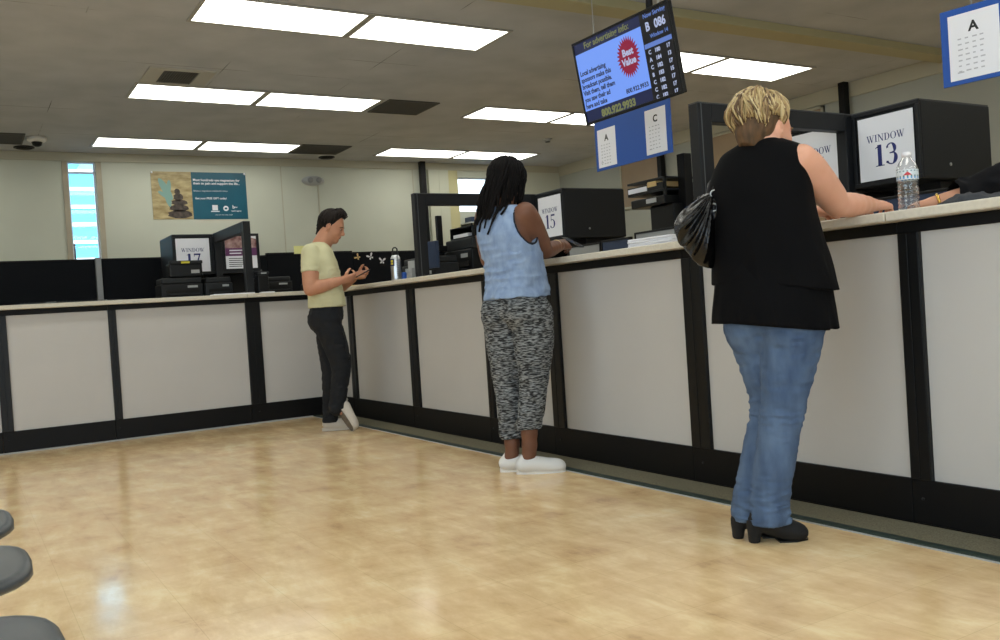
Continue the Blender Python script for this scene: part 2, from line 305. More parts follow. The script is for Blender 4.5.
def grille(x0, x1, y0, y1, name, label, dark, fr=.06):
    o = thing(name, label, 'vent', ((x0+x1)/2, (y0+y1)/2, CEIL)); a, b = (x1-x0)/2, (y1-y0)/2
    m = MT['dvent'] if dark else MT['vent']
    MB().box(-a, a, -b, -b+fr, -.014, 0).box(-a, a, b-fr, b, -.014, 0).box(-a, -a+fr*(1 if dark else 2.2), -b+fr, b-fr, -.014, 0).box(a-fr*(1 if dark else 2.2), a, -b+fr, b-fr, -.014, 0).build('frame', m, o, .003)
    s = MB(); n = 14; q = a-fr*(1 if dark else 2.2); v = b-fr
    for k in range(n):
        if dark: y = -v+(k+.5)*2*v/n; s.box(-q, q, y-.008, y+.008, -.010, -.002)
        else: x = -q+(k+.5)*2*q/n; s.box(x-.006, x+.006, -v, v, -.011, -.002)
    s.build('slat', MT['dvent'], o); MB().box(-q, q, -v, v, -.0015, 0).build('backing', MT['hole'] if not dark else MT['dvent'], o)
grille(-1.505, -.95, -.19, .34, 'ceiling_vent', 'pale square air vent in the ceiling beside the middle light row', False)
grille(.917, 1.50, .35, .93, 'return_grille', 'dark square return air grille at the end of the middle light row', True, .02)
grille(.838, 1.50, 2.83, 3.42, 'return_grille', 'dark return air grille at the end of the far light row', True, .02)
grille(-2.74, -2.25, 2.83, 3.42, 'return_grille', 'dark return air grille at the far left edge of the ceiling', True, .02)
o = thing('security_camera', 'small white dome security camera on the ceiling near the far left', 'camera', (-2.13, 3.02, CEIL))
MB().lathe([(.10, 0), (.10, -.03), (.085, -.05), (.05, -.055)]).build('housing', MT['wplas'], o)
MB().lathe([(.055, -.045), (.055, -.06), (.045, -.09), (.02, -.105)]).build('lens_dome', MT['dk'], o)
for x, y, l in ((-2.22, 3.62, 'small black round ceiling speaker beside the security camera'), (1.458, 3.656, 'small black round ceiling spot above the man in the pale shirt')):
    o = thing('ceiling_speaker', l, 'speaker', (x, y, CEIL)); MB().lathe([(.11, 0), (.11, -.012), (.09, -.016)]).build('rim', MT['charc'], o); MB().lathe([(.09, -.012), (.085, -.019), (.03, -.021)]).build('cone', MT['hole'], o)
o = thing('sprinkler_head', 'tiny dark sprinkler head on the ceiling right of the woman with dreadlocks', 'sprinkler', (3.9, 1.86, CEIL))
MB().lathe([(.06, 0), (.06, -.006), (.02, -.01), (.02, -.04)]).build('base', MT['lgrey'], o); MB().lathe([(.035, -.04), (.035, -.044)]).build('deflector', MT['charc'], o)
o = thing('emergency_light', 'small white oval emergency light high on the far wall', 'emergency light', (1.324, YW1, 2.806))
MB().lathe([(.16, 0), (.16, .03), (.12, .07), (.05, .085)], n=32, X=Matrix.Diagonal((1, 1, .42, 1)) @ Matrix.Rotation(math.pi/2, 4, 'X')).build('housing', MT['lgrey'], o)
MB().lathe([(.04, .07), (.036, .1), (.01, .11)], c=(-.06, 0, 0), X=Matrix.Rotation(math.pi/2, 4, 'X')).lathe([(.04, .07), (.036, .1), (.01, .11)], c=(.06, 0, 0), X=Matrix.Rotation(math.pi/2, 4, 'X')).build('lamp_head', MT['grey'], o)
tag(MB().box(1.385, 1.40, YW1-.015, YW1, 1.2, 2.76).build('wire_conduit', MT['trimw']), 'thin vertical conduit running down the wall from the emergency light', 'conduit')

# poles to the ceiling
for x, y, l in ((2.975, 3.80, 'black power pole to the ceiling by the far wall behind window 15 screen'), (5.40, -1.66, 'black power pole to the ceiling behind the window 13 box'), (5.42, 1.36, 'black power pole by the tan shutter below the blue sign')):
    tag(MB().box(x-.04, x+.04, y-.04, y+.04, 0, CEIL).build('power_pole', MT['black'], None, .004), l, 'pole')
# tan closet doors on the right wall
for a, b, z0, z1, l in ((1.41, 2.31, 2.2, 2.93, 'tan roller shutter high on the right wall under the blue sign'), (-1.33, .70, 1.6, 2.93, 'tan wall panel seen through the frame left of window 14')):
    o = thing('wall_panel', l, 'wall panel', (XW1, (a+b)/2, 0)); h = (b-a)/2
    MB().box(-.03, 0, -h, h, z0, z1).build('board', MT['tanp'], o, .004); MB().box(-.045, -.0, -h, -h+.03, z0, z1).box(-.045, 0, h-.03, h, z0, z1).box(-.045, 0, -h, h, z1-.03, z1).box(-.045, 0, -h, h, z0, z0+.03).build('frame', MT['trimw'], o, .003)

# ------------------------------------------------------------------ counters
ZT0, ZT1 = 1.133, 1.168
def section(kind, a, b, post, label):
    # local x runs along the counter, local -y faces the customers; the post stands at its start
    L_ = b-a-.002; o = thing('counter_section', label, 'counter front', (0, 0, 0))
    if kind == 'R': o.matrix_world = Matrix.Translation((0, -a, 0)) @ Matrix.Rotation(-math.pi/2, 4, 'Z')
    else: o.location = (a, 0, 0)
    MB().box(post, L_, .012, .035, .175, 1.089).build('panel', MT['panel'], o)
    MB().box(0, L_, 0, .05, .012, .175).box(0, L_, .004, .04, .0, .012).build('kick_board', MT['black'], o, .003)
    MB().box(0, L_, .0, .05, 1.089, ZT0).build('top_rail', MT['black'], o, .003)
    MB().box(0, post, -.006, .055, .175, 1.089).box(.003, post/2-.003, -.009, -.006, .178, 1.086).box(post/2+.003, post-.003, -.009, -.006, .178, 1.086).build('post', MT['blackm'], o, .002)
    MB().box(.0, L_, .055, .6, .9, .92).box(L_/2-.01, L_/2+.01, .055, .6, 0, .9).build('inner_shelf', MT['grey'], o)
    MB().tube([(post/2, -.001, .105), (post/2, -.004, .105)], .006, 10).build('bolt', MT['charc'], o)
    return o
RP = [(.0, .03), (.50, .11), (1.755, .13), (2.91, .07), (3.69, .115), (4.877, .13), (6.025, .085), (7.2, .11), (8.4, .11)]
RL = ['short counter front section in the corner behind the man', 'counter front section right of the man in the pale shirt', 'wide counter front section left of the woman with dreadlocks', 'counter front section hidden behind the woman with dreadlocks', 'wide counter front section between the two women', 'counter front section behind the blonde woman in jeans', 'counter front section at the right edge under the water bottle', 'counter front section beyond the right edge of the picture']
for i in range(8): section('R', RP[i][0]-RP[i][1]/2 if i else .005, RP[i+1][0]-RP[i+1][1]/2, RP[i][1] if i else .02, RL[i])
LP = [(-5.3, .08), (-4.1, .08), (-2.72, .08), (-1.905, .06), (-.73, .13)]
LL = ['counter front section far left beyond the picture', 'counter front section at the left edge of the picture', 'counter front section left of the window 17 desk', 'wide counter front section below window 17', 'counter front section between window 17 and the man']
for i in range(5): section('L', LP[i][0]-LP[i][1]/2, LP[i+1][0]-LP[i+1][1]/2 if i < 4 else -.008, LP[i][1], LL[i])
def worktop(pts, label):
    mb = MB(); mb.poly(pts, ZT0, ZT1); n = len(pts); mb.f.append(tuple(range(n-1, -1, -1))); mb.m.append(0); mb.sm.append(False)
    return tag(mb.build('worktop', MT['top'], None, .006, seg=3), label, 'worktop')
# joints where the tops butt: left run, right run in three lengths
worktop([(-5.3, -.1), (-.80, -.1), (-.80, 1.9), (-1.35, 1.9), (-1.35, .75), (-5.3, .75)], 'cream worktop along the left counter under window 17')
worktop([(-.797, -.1), (-.1, -.1), (-.1, -.86), (.75, -.86), (.75, .75), (-.15, .75), (-.15, 1.9), (-.797, 1.9)], 'cream corner worktop behind the man in the pale shirt')
worktop([(-.1, -3.60), (.75, -3.60), (.75, -2.35), (1.95, -2.35), (1.95, -.863), (-.1, -.863)], 'cream worktop the woman with dreadlocks leans on at window 15')
worktop([(-.1, -6.00), (.75, -6.00), (.75, -5.45), (1.95, -5.45), (1.95, -4.25), (.75, -4.25), (.75, -3.603), (-.1, -3.603)], 'cream worktop the blonde woman rests her arm on')
worktop([(-.1, -8.40), (.75, -8.40), (.75, -6.003), (-.1, -6.003)], 'cream worktop at the right edge under the bottle and clerk arm')
# carpet strip with rubber edging
o = thing('floor_mat', 'grey green carpet strip with dark rubber edge along the right counter', 'floor mat', (0, 0, 0))
MB().box(-.19, -.001, -8.4, -.02, 0, .008).build('carpet', MT['mat_'], o); MB().box(-.232, -.19, -8.4, -.02, 0, .010).build('rubber_edge', MT['matedge'], o, .003)
MB().box(-.24, -.232, -8.4, -.02, 0, .004).build('metal_strip', MT['lgrey'], o)
tag(MB().box(-5.3, -.24, -.022, -.002, 0, .012).build('floor_trim', MT['lgrey'], None, .003), 'thin pale metal strip on the floor along the left counter', 'floor trim')

# ------------------------------------------------------------------ window stations
def station(Mx, pc, tagl):
    """ privacy screen and the two sign cabinets either side of it, local x along the counter, y into it """
    o = thing('privacy_screen', 'black framed see-through privacy screen standing on the worktop beside '+tagl[0], 'screen', Mx=Mx @ Matrix.Translation((pc, 0, 0)))
    s = MB(); y0, y1, z0, z1 = .08, 1.215, ZT1, 1.828; h = .032
    s.box(-h, h, y0, y0+.09, z0, z1).box(-h, h, y1-.06, y1, z0, z1).box(-h, h, y0+.09, y1-.06, z1-.09, z1).box(-h, h, y0+.09, y1-.06, z0, z0+.03)
    s.build('frame', MT['box'], o, .004)
    MB().box(-.006, .006, y0+.085, y0+.10, z0+.03, z1-.1).box(-h-.001, -h+.004, y0+.02, y0+.026, z0, z1).box(h-.004, h+.001, y0+.02, y0+.026, z0, z1).build('edge_trim', MT['edge'], o)
    MB().box(-h, h, y0, y1, z1, z1+.004).build('top_cap', MT['edge'], o)
    for sgn, lb in ((-1, tagl[1]), (1, tagl[2])):
        if lb is None: continue
        x0, x1 = sorted((sgn*.034, sgn*.432)); b = thing('sign_cabinet', lb, 'cabinet', Mx=Mx @ Matrix.Translation((pc, 1.2, 0)))
        MB().box(x0, x1, .016, .63, 1.425, 1.824).build('shell', MT['box'], b, .008)
        t = .022
        MB().box(x0, x1, 0, .016, 1.425, 1.425+t).box(x0, x1, 0, .016, 1.824-t, 1.824).box(x0, x0+t, 0, .016, 1.425+t, 1.824-t).box(x1-t, x1, 0, .016, 1.425+t, 1.824-t).box(x0+t, x1-t, .008, .016, 1.425+t, 1.824-t).build('front_frame', MT['box'], b, .003)
        MB().box(x0+.002, x1-.002, 0.001, .62, 1.824, 1.828).build('top_cap', MT['edge'], b)
        MB().box(x0+.06, x1-.06, .25, .60, ZT1, 1.425).box(x0+.02, x1-.02, .60, .625, ZT1, 1.425).build('pedestal', MT['black'], b, .004)
        MB().tube([(sgn*.4295, .25, 1.50), (sgn*.435, .25, 1.50)], .009, 12).build('lock', MT['steel'], b)
RM = Matrix.Rotation(-math.pi/2, 4, 'Z'); LM = Matrix.Identity(4)
station(RM, 4.868, ('the blonde woman', 'black sign cabinet seen through the screen behind the blonde woman', 'large black sign cabinet at the right behind the water bottle'))
station(RM, 1.75, ('the woman with dreadlocks', 'black sign cabinet beyond the screen, hidden by the dreadlocks', 'long black sign cabinet right of the woman with dreadlocks, beneath the television'))
station(LM, -.71, ('window 17', 'small far black sign cabinet on the left counter under the wall poster', 'black sign cabinet right of the slanted window 17 screen, poster on front'))
def sign(Mx, xc, num, label, w_=.325, z0=1.452, z1=1.786):
    m = Mx @ Matrix.Translation((xc, 1.1995, z0)) @ Matrix.Rotation(math.pi/2, 4, 'X')   # local x right, y up, z to customers
    o = thing('window_sign', label, 'sign', Mx=m); h = z1-z0
    MB().box(-w_/2, w_/2, 0, h, 0, .003).build('sheet', MT['white'], o)
    l = MB(); serif('WINDOW', .037, 0, h*.60, l, 1.02, .04, .003); l.build('lettering', MT['navy'], o)
    n = MB(); serif(num, .112, 0, h*.21, n, 1.0, .06, .003); n.build('number', MT['navy'], o)
    return o
sign(RM, 5.108, '13', 'white WINDOW 13 sign at the right behind the water bottle'); sign(RM, 4.655, '14', 'white WINDOW 14 sign half hidden by the blonde woman')
sign(RM, 1.75+.24, '15', 'white WINDOW 15 sign just right of the woman with dreadlocks'); sign(LM, -.71-.24, '17', 'small white WINDOW 17 sign on the far left counter')
sign(RM, 1.75-.24, '16', 'white WINDOW 16 sign hidden behind the dreadlocks')
# poster on the cabinet of window 18
o = thing('poster', 'small purple, red and white poster on the cabinet beside window 17', 'poster', Mx=Matrix.Translation((-.47, 1.1995, 1.47)) @ Matrix.Rotation(math.pi/2, 4, 'X'))
MB().box(-.16, .16, 0, .33, 0, .003).build('sheet', MT['white'], o)
MB().poly([(-.16, .13), (.16, .13), (.16, .21), (-.16, .21)], .003, .004).build('purple_band', MT['purple'], o)
MB().poly([(-.16, .21), (.16, .21), (.16, .30), (.05, .33), (-.16, .33)], .003, .004).build('red_picture', mat('red_photo', '5a2226', .5, col2='b99a94', vscale=14), o)
t = MB()
for k in range(5): t.poly([(-.13, .10-k*.02), (.08-.02*k, .10-k*.02), (.08-.02*k, .107-k*.02), (-.13, .107-k*.02)], .003, .0036)
for k in range(2): t.poly([(-.12, .15+k*.03), (.0+.06*k, .15+k*.03), (.0+.06*k, .162+k*.03), (-.12, .162+k*.03)], .004, .0046, 1)
t.build('text_line', [MT['ink'], MT['white']], o)

# ------------------------------------------------------------------ low cubicle panels behind the counters
def cubicle(x0, x1, y, z, label):
    o = thing('cubicle_panel', label, 'partition', ((x0+x1)/2, y, 0)); a = (x1-x0)/2
    MB().box(-a, a, -.03, .03, .03, z-.015).build('fabric_panel', MT['bfab'], o, .004); MB().box(-a, a, -.034, .034, z-.015, z).build('rail', MT['black'], o, .003); MB().box(-a, a, -.034, .034, 0, .03).build('rail', MT['black'], o, .003)
    return o
cubicle(-5.3, -1.765, 1.99, 1.665, 'low black cubicle panel at the far left below the narrow window')
cubicle(-1.70, -.46, 1.99, 1.665, 'low black cubicle panel just behind the window 17 cabinet')
cubicle(-.455, .02, 1.99, 1.655, 'low black cubicle panel just left of the man')
cubicle(.025, 1.05, 1.99, 1.68, 'low black cubicle panel behind the man')
bfp = cubicle(1.055, 2.9, 1.99, 1.665, 'low black cubicle panel right of the man with butterfly cutouts')
tag(MB().box(-1.76, -1.705, 1.93, 2.03, 0, 1.675).build('panel_post', MT['grey'], None, .004), 'grey upright post between the two left cubicle panels', 'post')
def butterfly(x, z, s, rot, m, label):
    o = thing('butterfly_cutout', label, 'decoration', Mx=Matrix.Translation((x, 1.952, z)) @ Matrix.Rotation(math.pi/2, 4, 'X') @ Matrix.Rotation(rot, 4, 'Z'))
    w = MB()
    for sg in (-1, 1):
        p1 = [(0, 0), (.5, .15), (.95, .55), (.9, .9), (.5, .8), (.1, .3)]; p2 = [(0, 0), (.35, -.1), (.6, -.4), (.4, -.7), (.12, -.45)]
        for q in (p1, p2):
            q = [(sg*a*s, b*s) for a, b in q]; q = q if sg > 0 else q[::-1]; w.poly(q if q is None else q, 0, .002)
    w.build('wing', m, o); MB().box(-.05*s, .05*s, -.5*s, .5*s, .001, .004).build('body', MT['ink'], o)
butterfly(1.277, 1.600, .045, .5, MT['white'], 'left white butterfly cutout on the black panel'); butterfly(1.425, 1.545, .045, -.1, MT['white'], 'right white butterfly cutout on the black panel beside the bottle')
butterfly(1.115, 1.60, .040, .9, MT['manila'], 'brownish butterfly cutout on the black panel nearest the man')
tag(MB().box(.34, .47, 1.945, 1.955, 1.66, 1.75).build('sticky_note', MT['sticky']), 'pale yellow note on the cubicle panel behind the man', 'note')

# poster on the far wall
o = thing('wall_poster', 'wide tan and teal banner poster pinned to the far wall', 'poster', Mx=Matrix.Translation((-.205, YW1, 2.59)) @ Matrix.Rotation(math.pi/2, 4, 'X'))
a, b = .60, .305
MB().box(-a, a, -b, b, 0.001, .004).build('sheet', mat('teal_print', '14566a', .32, var=.08, vscale=3), o)
pw = MB(); pw.poly([(-a, -b), (-.105, -b), (-.105, b), (-a, b)], .004, .005); pw.build('picture', mat('tan_photo', '8f7c52', .4, col2='c2b184', vscale=7, stretch=(1, 3, 1)), o)
st = MB()
for cx, cy, rx, ry in ((-.27, -.24, .15, .055), (-.28, -.16, .12, .045), (-.27, -.09, .10, .038), (-.28, -.02, .06, .05), (-.29, .05, .035, .04)):
    st.poly([(cx+rx*math.cos(k*math.pi/8)*(1+.1*math.sin(3*k)), cy+ry*math.sin(k*math.pi/8)) for k in range(16)], .005, .0062)
st.build('stone_pile', mat('dark_photo', '332c28', .5, col2='5d5148', vscale=20), o)
st = MB()
for kk, (cx, cy, rot, l) in enumerate(((-.43, .08, .5, .16), (-.41, -.02, .2, .13), (-.44, .0, 1.0, .1), (-.39, .1, -.1, .1))):
    st.poly([(cx+l*math.cos(k*math.pi/6)*.28*math.cos(rot)-l*math.sin(k*math.pi/6)*math.sin(rot), cy+l*math.cos(k*math.pi/6)*.28*math.sin(rot)+l*math.sin(k*math.pi/6)*math.cos(rot)) for k in range(12)], .005, .0058+.0005*kk)
st.build('pale_leaf', mat('pale_teal_print', '7fa39a', .5), o)
ff = text('Most hundreds use magnesium for\nthem to pain and support the life...', .043, -.085, .19, .004, MT['white'], o, bold=.001)
text('Balance a magnesium medicine for nature', .026, -.085, .055, .004, MT['white'], o)
text('Get your FREE GIFT today!', .036, -.07, -.045, .004, MT['white'], o, bold=.0007)
lg = MB()
lg.box(.14, .21, -.19, -.12, .004, .005); lg.box(.12, .23, -.21, -.197, .004, .005)
lg.poly([(.315+.035*math.cos(k*math.pi/8), -.165+.035*math.sin(k*math.pi/8)) for k in range(16)], .004, .005); lg.build('logo', MT['white'], o)
MB().poly([(.315+.018*math.cos(k*math.pi/5), -.165+.014*math.sin(k*math.pi/5)) for k in range(10)], .005, .006).build('logo_centre', mat('teal_dot', '14566a'), o)
text('b~', .06, .40, -.165, .004, MT['white'], o, bold=.002); text('health agency', .024, .385, -.205, .004, MT['white'], o, bold=.0006); text('visit us in the lobby today', .022, .17, -.255, .004, MT['white'], o)
pn = MB()
for x, z in ((-a+.015, b-.012), (a-.015, b-.012)): pn.lathe([(.014, .004), (.012, .012), (.004, .014)], c=(x, z, 0), n=12)
pn.build('push_pin', MT['white'], o)

# ------------------------------------------------------------------ hanging signs and television
def hang(o, pts, up, m=None):
    for x, z in pts: MB().tube([(x, z, .004), (x, z+up, .004)], .004, 6).build('hanging_wire', MT['lgrey'], o)
yaw2 = math.radians(0)
o = thing('hanging_sign', 'blue hanging board with sheets A and C below the television', 'sign', Mx=frame((.95, -3.375, 1.985), (0, -1, .0), (0, 0, 1)))
MB().box(-.395, .395, -.165, .20, 0, .008).build('board', MT['blue'], o, .002)
def sheet(o, x0, x1, y0, y1, L):
    q = MB().box(x0, x1, y0, y1, .008, .0095).build('sheet', MT['white'], o)
    text(L, .062, (x0+x1)/2, y1-.085, .0095, MT['ink'], q, 'CENTER', bold=.002)
    g = MB(); rr = random.Random(ord(L)); W_ = x1-x0
    for k in range(7 if W_ < .24 else 6):
        y = y1-.115-k*.023*((y1-y0)/.28)
        for c in range(5 if W_ > .24 else 4):
            xx = x0+W_*(.18+.145*c); ww = W_*rr.uniform(.05, .1); g.poly([(xx, y), (xx+ww, y), (xx+ww, y+.006), (xx, y+.006)], .0095, .010)
    g.poly([(x0+W_*.15, y0+.03), (x0+W_*.28, y0+.03), (x0+W_*.28, y0+.036), (x0+W_*.15, y0+.036)], .0095, .010)
    g.build('printing', MT['greyink'], q)
sheet(o, -.365, -.165, -.145, .12, 'A'); sheet(o, .150, .35, -.145, .145, 'C')
hang(o, [(-.34, .20), (.34, .20)], CEIL-1.985-.20)
yw = math.radians(8)
o = thing('hanging_sign', 'blue hanging board with sheet A at the top right', 'sign', Mx=frame((.95, -5.602, 1.80), (math.sin(yw), -math.cos(yw), 0), (0, 0, 1)))
MB().box(0, .60, -.015, .33, 0, .008).build('board', MT['blue'], o, .002)
sheet(o, .035, .255, .005, .30, 'A'); hang(o, [(.14, .33), (.46, .33)], CEIL-1.80-.33)

tilt = math.radians(9)
tvM = frame((.34, -4.07, 2.232), (0, -1, 0), (-math.sin(tilt), 0, math.cos(tilt)))
o = thing('television', 'flat black television hung from the ceiling showing an advertising notice', 'television', Mx=tvM)
a, b = .432, .25
MB().box(-a+.004, a-.004, -b+.004, b-.004, -.03, -.001).box(-.30, .30, -.20, .12, -.055, -.03).build('case', MT['dk'], o, .006)
t = .014
MB().box(-a, a, -b, -b+t+.004, -.001, .006).box(-a, a, b-t, b, -.001, .006).box(-a, -a+t, -b+t, b-t, -.001, .006).box(a-t, a, -b+t, b-t, -.001, .006).build('bezel', MT['dk'], o, .002)
def em(name, c, s): return mat(name, '000000', .4, emit=c, estr=s)
navyS = em('screen_navy', '19244e', .8); blueS = em('screen_blue', '769ffa', .95); blk = em('screen_black', '0a0c16', .6); redS = em('screen_red', '96163f', .8); whS = em('screen_white', 'c4d0f4', .75); grS = em('screen_olive', '8f9560', .62); txS = em('screen_text', '27304e', .8); barS = em('screen_bar', '6a8ad8', .8)
sx0, sx1, sy0, sy1 = -a+t, a-t, -b+t+.004, b-t; xs = .19
def rect(x0, x1, y0, y1, m, nm, z=.0): return MB().box(x0, x1, y0, y1, z-.001, z+.0006).build(nm, m, o)
rect(sx0, xs, .175, sy1, navyS, 'screen_header'); rect(sx0, xs, -.165, .175, blueS, 'screen_picture'); rect(sx0, xs, sy0, -.165, navyS, 'screen_footer'); rect(xs, sx1, sy0, sy1, blk, 'screen_queue')
text('For advertising info:', .052, (sx0+xs)/2+.0, .192, .001, grS, o, 'CENTER', 'screen_text', .001)
text('800.922.9933', .058, (sx0+xs)/2, -.225, .001, grS, o, 'CENTER', 'screen_text', .003)
text('Local advertising\nsponsors make this\nbroadcast possible.\nVisit them, tell them\nyou saw their ad\nhere and take', .0395, -.405, .045, .001, txS, o, 'LEFT', 'screen_text', .0012, .93)
text('800.922.9933', .036, .175, -.148, .001, txS, o, 'RIGHT', 'screen_text', .001)
bd = MB(); n = 30
bd.poly([(.05+(.108 if k % 2 == 0 else .082)*math.cos(k*math.pi/n)*.92, .045+(.108 if k % 2 == 0 else .082)*math.sin(k*math.pi/n)*1.1) for k in range(2*n)], .0006, .0012); bd.build('screen_badge', redS, o)
text('Best', .054, .05, .055, .0014, whS, o, 'CENTER', 'screen_text', .002); text('Value', .054, .05, .003, .0014, whS, o, 'CENTER', 'screen_text', .002)
text('Now Serving', .034, .31, .205, .001, barS, o, 'CENTER', 'screen_text', .0006)
text('B', .066, .228, .135, .001, whS, o, 'LEFT', 'screen_text', .002, .9); text('086', .066, .30, .135, .001, whS, o, 'LEFT', 'screen_text', .002, .9); text('Window 14', .030, .325, .092, .001, barS, o, 'CENTER', 'screen_text', .0006)
rect(xs+.006, sx1-.004, .045, .07, barS, 'screen_rule', .001)
for k, (l, n_, w_) in enumerate((('C', '180', '17'), ('A', '184', '13'), ('C', '182', '17'), ('B', '183', '15'), ('C', '182', '17'), ('C', '182', '17'), ('C', '182', '17'))):
    y = .012-k*.041
    for q_, x_ in ((l, .218), (n_, .268), (w_, .362)): text(q_, .03, x_, y, .001, whS, o, 'LEFT', 'screen_text', .0012)
mtv = MB().box(-.06, .06, -.1, .1, -.085, -.06); mtv.build('mount_plate', MT['black'], o)
tm = thing('television_mount', 'black ceiling pole bracket holding the television', 'bracket', (.44, -4.20, 0))
MB().tube([(0, 0, 2.28), (0, 0, CEIL)], .02, 14).build('pole', MT['black'], tm); MB().box(-.06, .06, -.06, .06, CEIL-.02, CEIL).build('ceiling_plate', MT['black'], tm, .003)
MB().box(-.03, .02, -.03, .03, 2.2, 2.32).build('bracket_head', MT['black'], tm, .003)

# ------------------------------------------------------------------ desk equipment (all stands on the worktops)
def printer(loc, rz, sc, label, m='dk', tray=True, group=None):
    o = thing('desk_printer', label, 'printer', loc, rz, group); w_, d, h = sc
    MB().box(-w_/2, w_/2, -d/2, d/2, 0, h*.72).build('body', MT[m], o, .01)
    MB().box(-w_/2+.01, w_/2-.01, -d/2+.015, d/2-.01, h*.72, h).build('lid', MT['charc'], o, .012)
    MB().box(-w_*.38, w_*.38, -d/2-.012, -d/2+.004, h*.30, h*.42).build('paper_slot', MT['hole'], o)
    if tray: MB().box(-w_*.36, w_*.36, -d/2-.07, -d/2+.01, h*.20, h*.25).build('paper_tray', MT['charc'], o, .003)
    MB().box(w_*.12, w_*.36, -d/2-.002, -d/2+.001, h*.52, h*.62).build('label_plate', MT['lgrey'], o)
    return o
Z = ZT1
printer((-1.20, .74, Z), 0, (.38, .30, .20), 'low black printer at the left below the window 17 sign')
printer((-.88, .66, Z), .0, (.25, .26, .19), 'small black receipt printer right of the low one at window 17', m='charc')
o = thing('card_reader', 'black scanner with yellow label in front of the window 17 sign', 'scanner', (-1.15, .70, Z+.202)); o.scale = (1.5, 1.2, 1.25)
MB().box(-.10, .10, -.06, .08, 0, .11).build('body', MT['dk'], o, .012); MB().box(-.10, .10, -.08, -.02, .10, .125).build('hood', MT['charc'], o, .006); MB().box(-.03, .02, -.084, -.079, .103, .118).build('yellow_label', MT['yel'], o); MB().box(.03, .08, -.064, -.059, .03, .055).build('white_label', MT['lgrey'], o)
o = thing('pin_pad_stand', 'black pin pad box at the counter edge beside the window 17 screen', 'card machine', (-.60, .10, Z))
MB().box(-.05, .05, -.05, .05, 0, .17).build('body', MT['dk'], o, .008); MB().box(-.055, .055, -.056, .03, .17, .20).build('keypad', MT['charc'], o, .006); MB().box(-.02, .03, -.0575, -.0555, .178, .19).build('label_plate', MT['lgrey'], o)
MB().tube([(.0, .03, .2), (.02, .06, .22), (.03, .10, .12), (.03, .12, .01)], .006).build('cable', MT['dk'], o)
printer((-.42, .45, Z), 0, (.34, .30, .16), 'black printer on the worktop between window 17 and the man')
printer((.12, .60, Z), .3, (.26, .26, .13), 'black printer on the corner worktop behind the man')
for i, (x, y, l) in enumerate(((-2.35, .35, 'flat keyboard on the left worktop near the picture edge'), (-1.95, .42, 'flat keyboard on the left worktop by the grey post'))):
    o = thing('keyboard', l, 'keyboard', (x, y, Z), .1*i); MB().box(-.21, .21, -.07, .07, 0, .018).build('base', MT['dk'], o, .004)
    k = MB()
    for a_ in range(14):
        for b_ in range(4): k.box(-.2+a_*.0285, -.2+a_*.0285+.024, -.055+b_*.03, -.055+b_*.03+.024, .018, .025)
    k.build('keycaps', MT['charc'], o); MB().box(-.02, .06, -.069, -.06, .0182, .021).build('label_plate', MT['lgrey'], o)
def stack(loc, rz, w_, d, n, label, m='white', name='paper_stack'):
    o = thing(name, label, 'papers', loc, rz); rr = random.Random(n*7+int(w_*100))
    for k in range(n):
        q = MB(); a_ = rr.uniform(-.06, .06); X = Matrix.Rotation(a_, 4, 'Z'); q.box(-w_/2, w_/2, -d/2, d/2, k*.011, k*.011+.010, X=X); q.build('sheaf', MT[m], o, .002)
    return o
stack((-.90, .0, Z), .05, .36, .15, 1, 'white papers at the counter edge just left of the window 17 screen')
stack((-.60, -.03, Z+.0), -.1, .12, .10, 1, 'white slip of paper at the joint right of the window 17 screen')
stack((.06, -4.62, Z), .1, .2, .30, 4, 'stack of white papers at the counter edge left of the black handbag')
stack((-.0, -.60, Z), .2, .2, .28, 1, 'cream form on the worktop just past the man hands', m='manila')
# window 15 / 16 equipment
o = thing('monitor_stand', 'black monitor pole with clamp arm seen through the frame left of the dreadlocks', 'stand', (.70, -.97, Z))
MB().box(-.04, .04, -.08, .08, 0, .015).build('base', MT['black'], o, .004); MB().box(-.025, .025, -.02, .02, .015, .58).build('pole', MT['black'], o, .004); MB().box(-.04, .04, -.06, .09, .26, .31).build('clamp', MT['dk'], o, .004)
o = thing('desktop_monitor', 'dark blue monitor seen edge on through the frame left of the dreadlocks', 'monitor', (.34, -1.50, Z), -1.4)
MB().box(-.08, .08, -.01, .02, .09, .31).build('screen', MT['dblue'], o, .006); MB().box(-.02, .02, 0, .02, .01, .08).box(-.07, .07, -.05, .06, 0, .01).build('foot', MT['dk'], o, .003)
printer((.91, -1.19, Z), -math.pi/2, (.50, .32, .35), 'bulky black office printer seen through the frame left of the dreadlocks')
printer((.50, -1.14, Z), -math.pi/2, (.50, .30, .20), 'black document scanner in front of the bulky printer at window 16', m='charc')
o = thing('paper_tray_shelf', 'black paper tray with white papers on top of the office printer', 'tray', (.91, -1.22, Z+.352), -math.pi/2)
MB().box(-.20, .20, -.13, .13, 0, .01).box(-.20, -.19, -.13, .13, .01, .09).box(.19, .20, -.13, .13, .01, .09).box(-.19, .19, .12, .13, .01, .09).box(-.20, .20, -.13, .13, .09, .10).build('tray', MT['dk'], o, .003); MB().box(-.15, .12, -.125, .10, .011, .04).build('papers', MT['white'], o)
stack((.20, -1.63, Z), .1, .09, .07, 6, 'small grey card box just inside the black screen frame', m='lgrey', name='card_stack')
o = thing('brochure_holder', 'grey brochure holder standing between the metal bottle and the black screen', 'holder', (.10, -1.60, Z), -1.35)
MB().box(-.04, .04, .0, .01, 0, .15).box(-.04, .04, -.03, .0, 0, .05).box(-.04, -.035, -.03, 0, .05, .09).box(.035, .04, -.03, 0, .05, .09).build('holder', MT['lgrey'], o, .003)
tag(MB().box(.0, .03, -1.66, -1.62, Z, Z+.06).build('tape_dispenser', MT['blue'], None, .006), 'small blue dispenser at the foot of the grey brochure holder', 'dispenser')
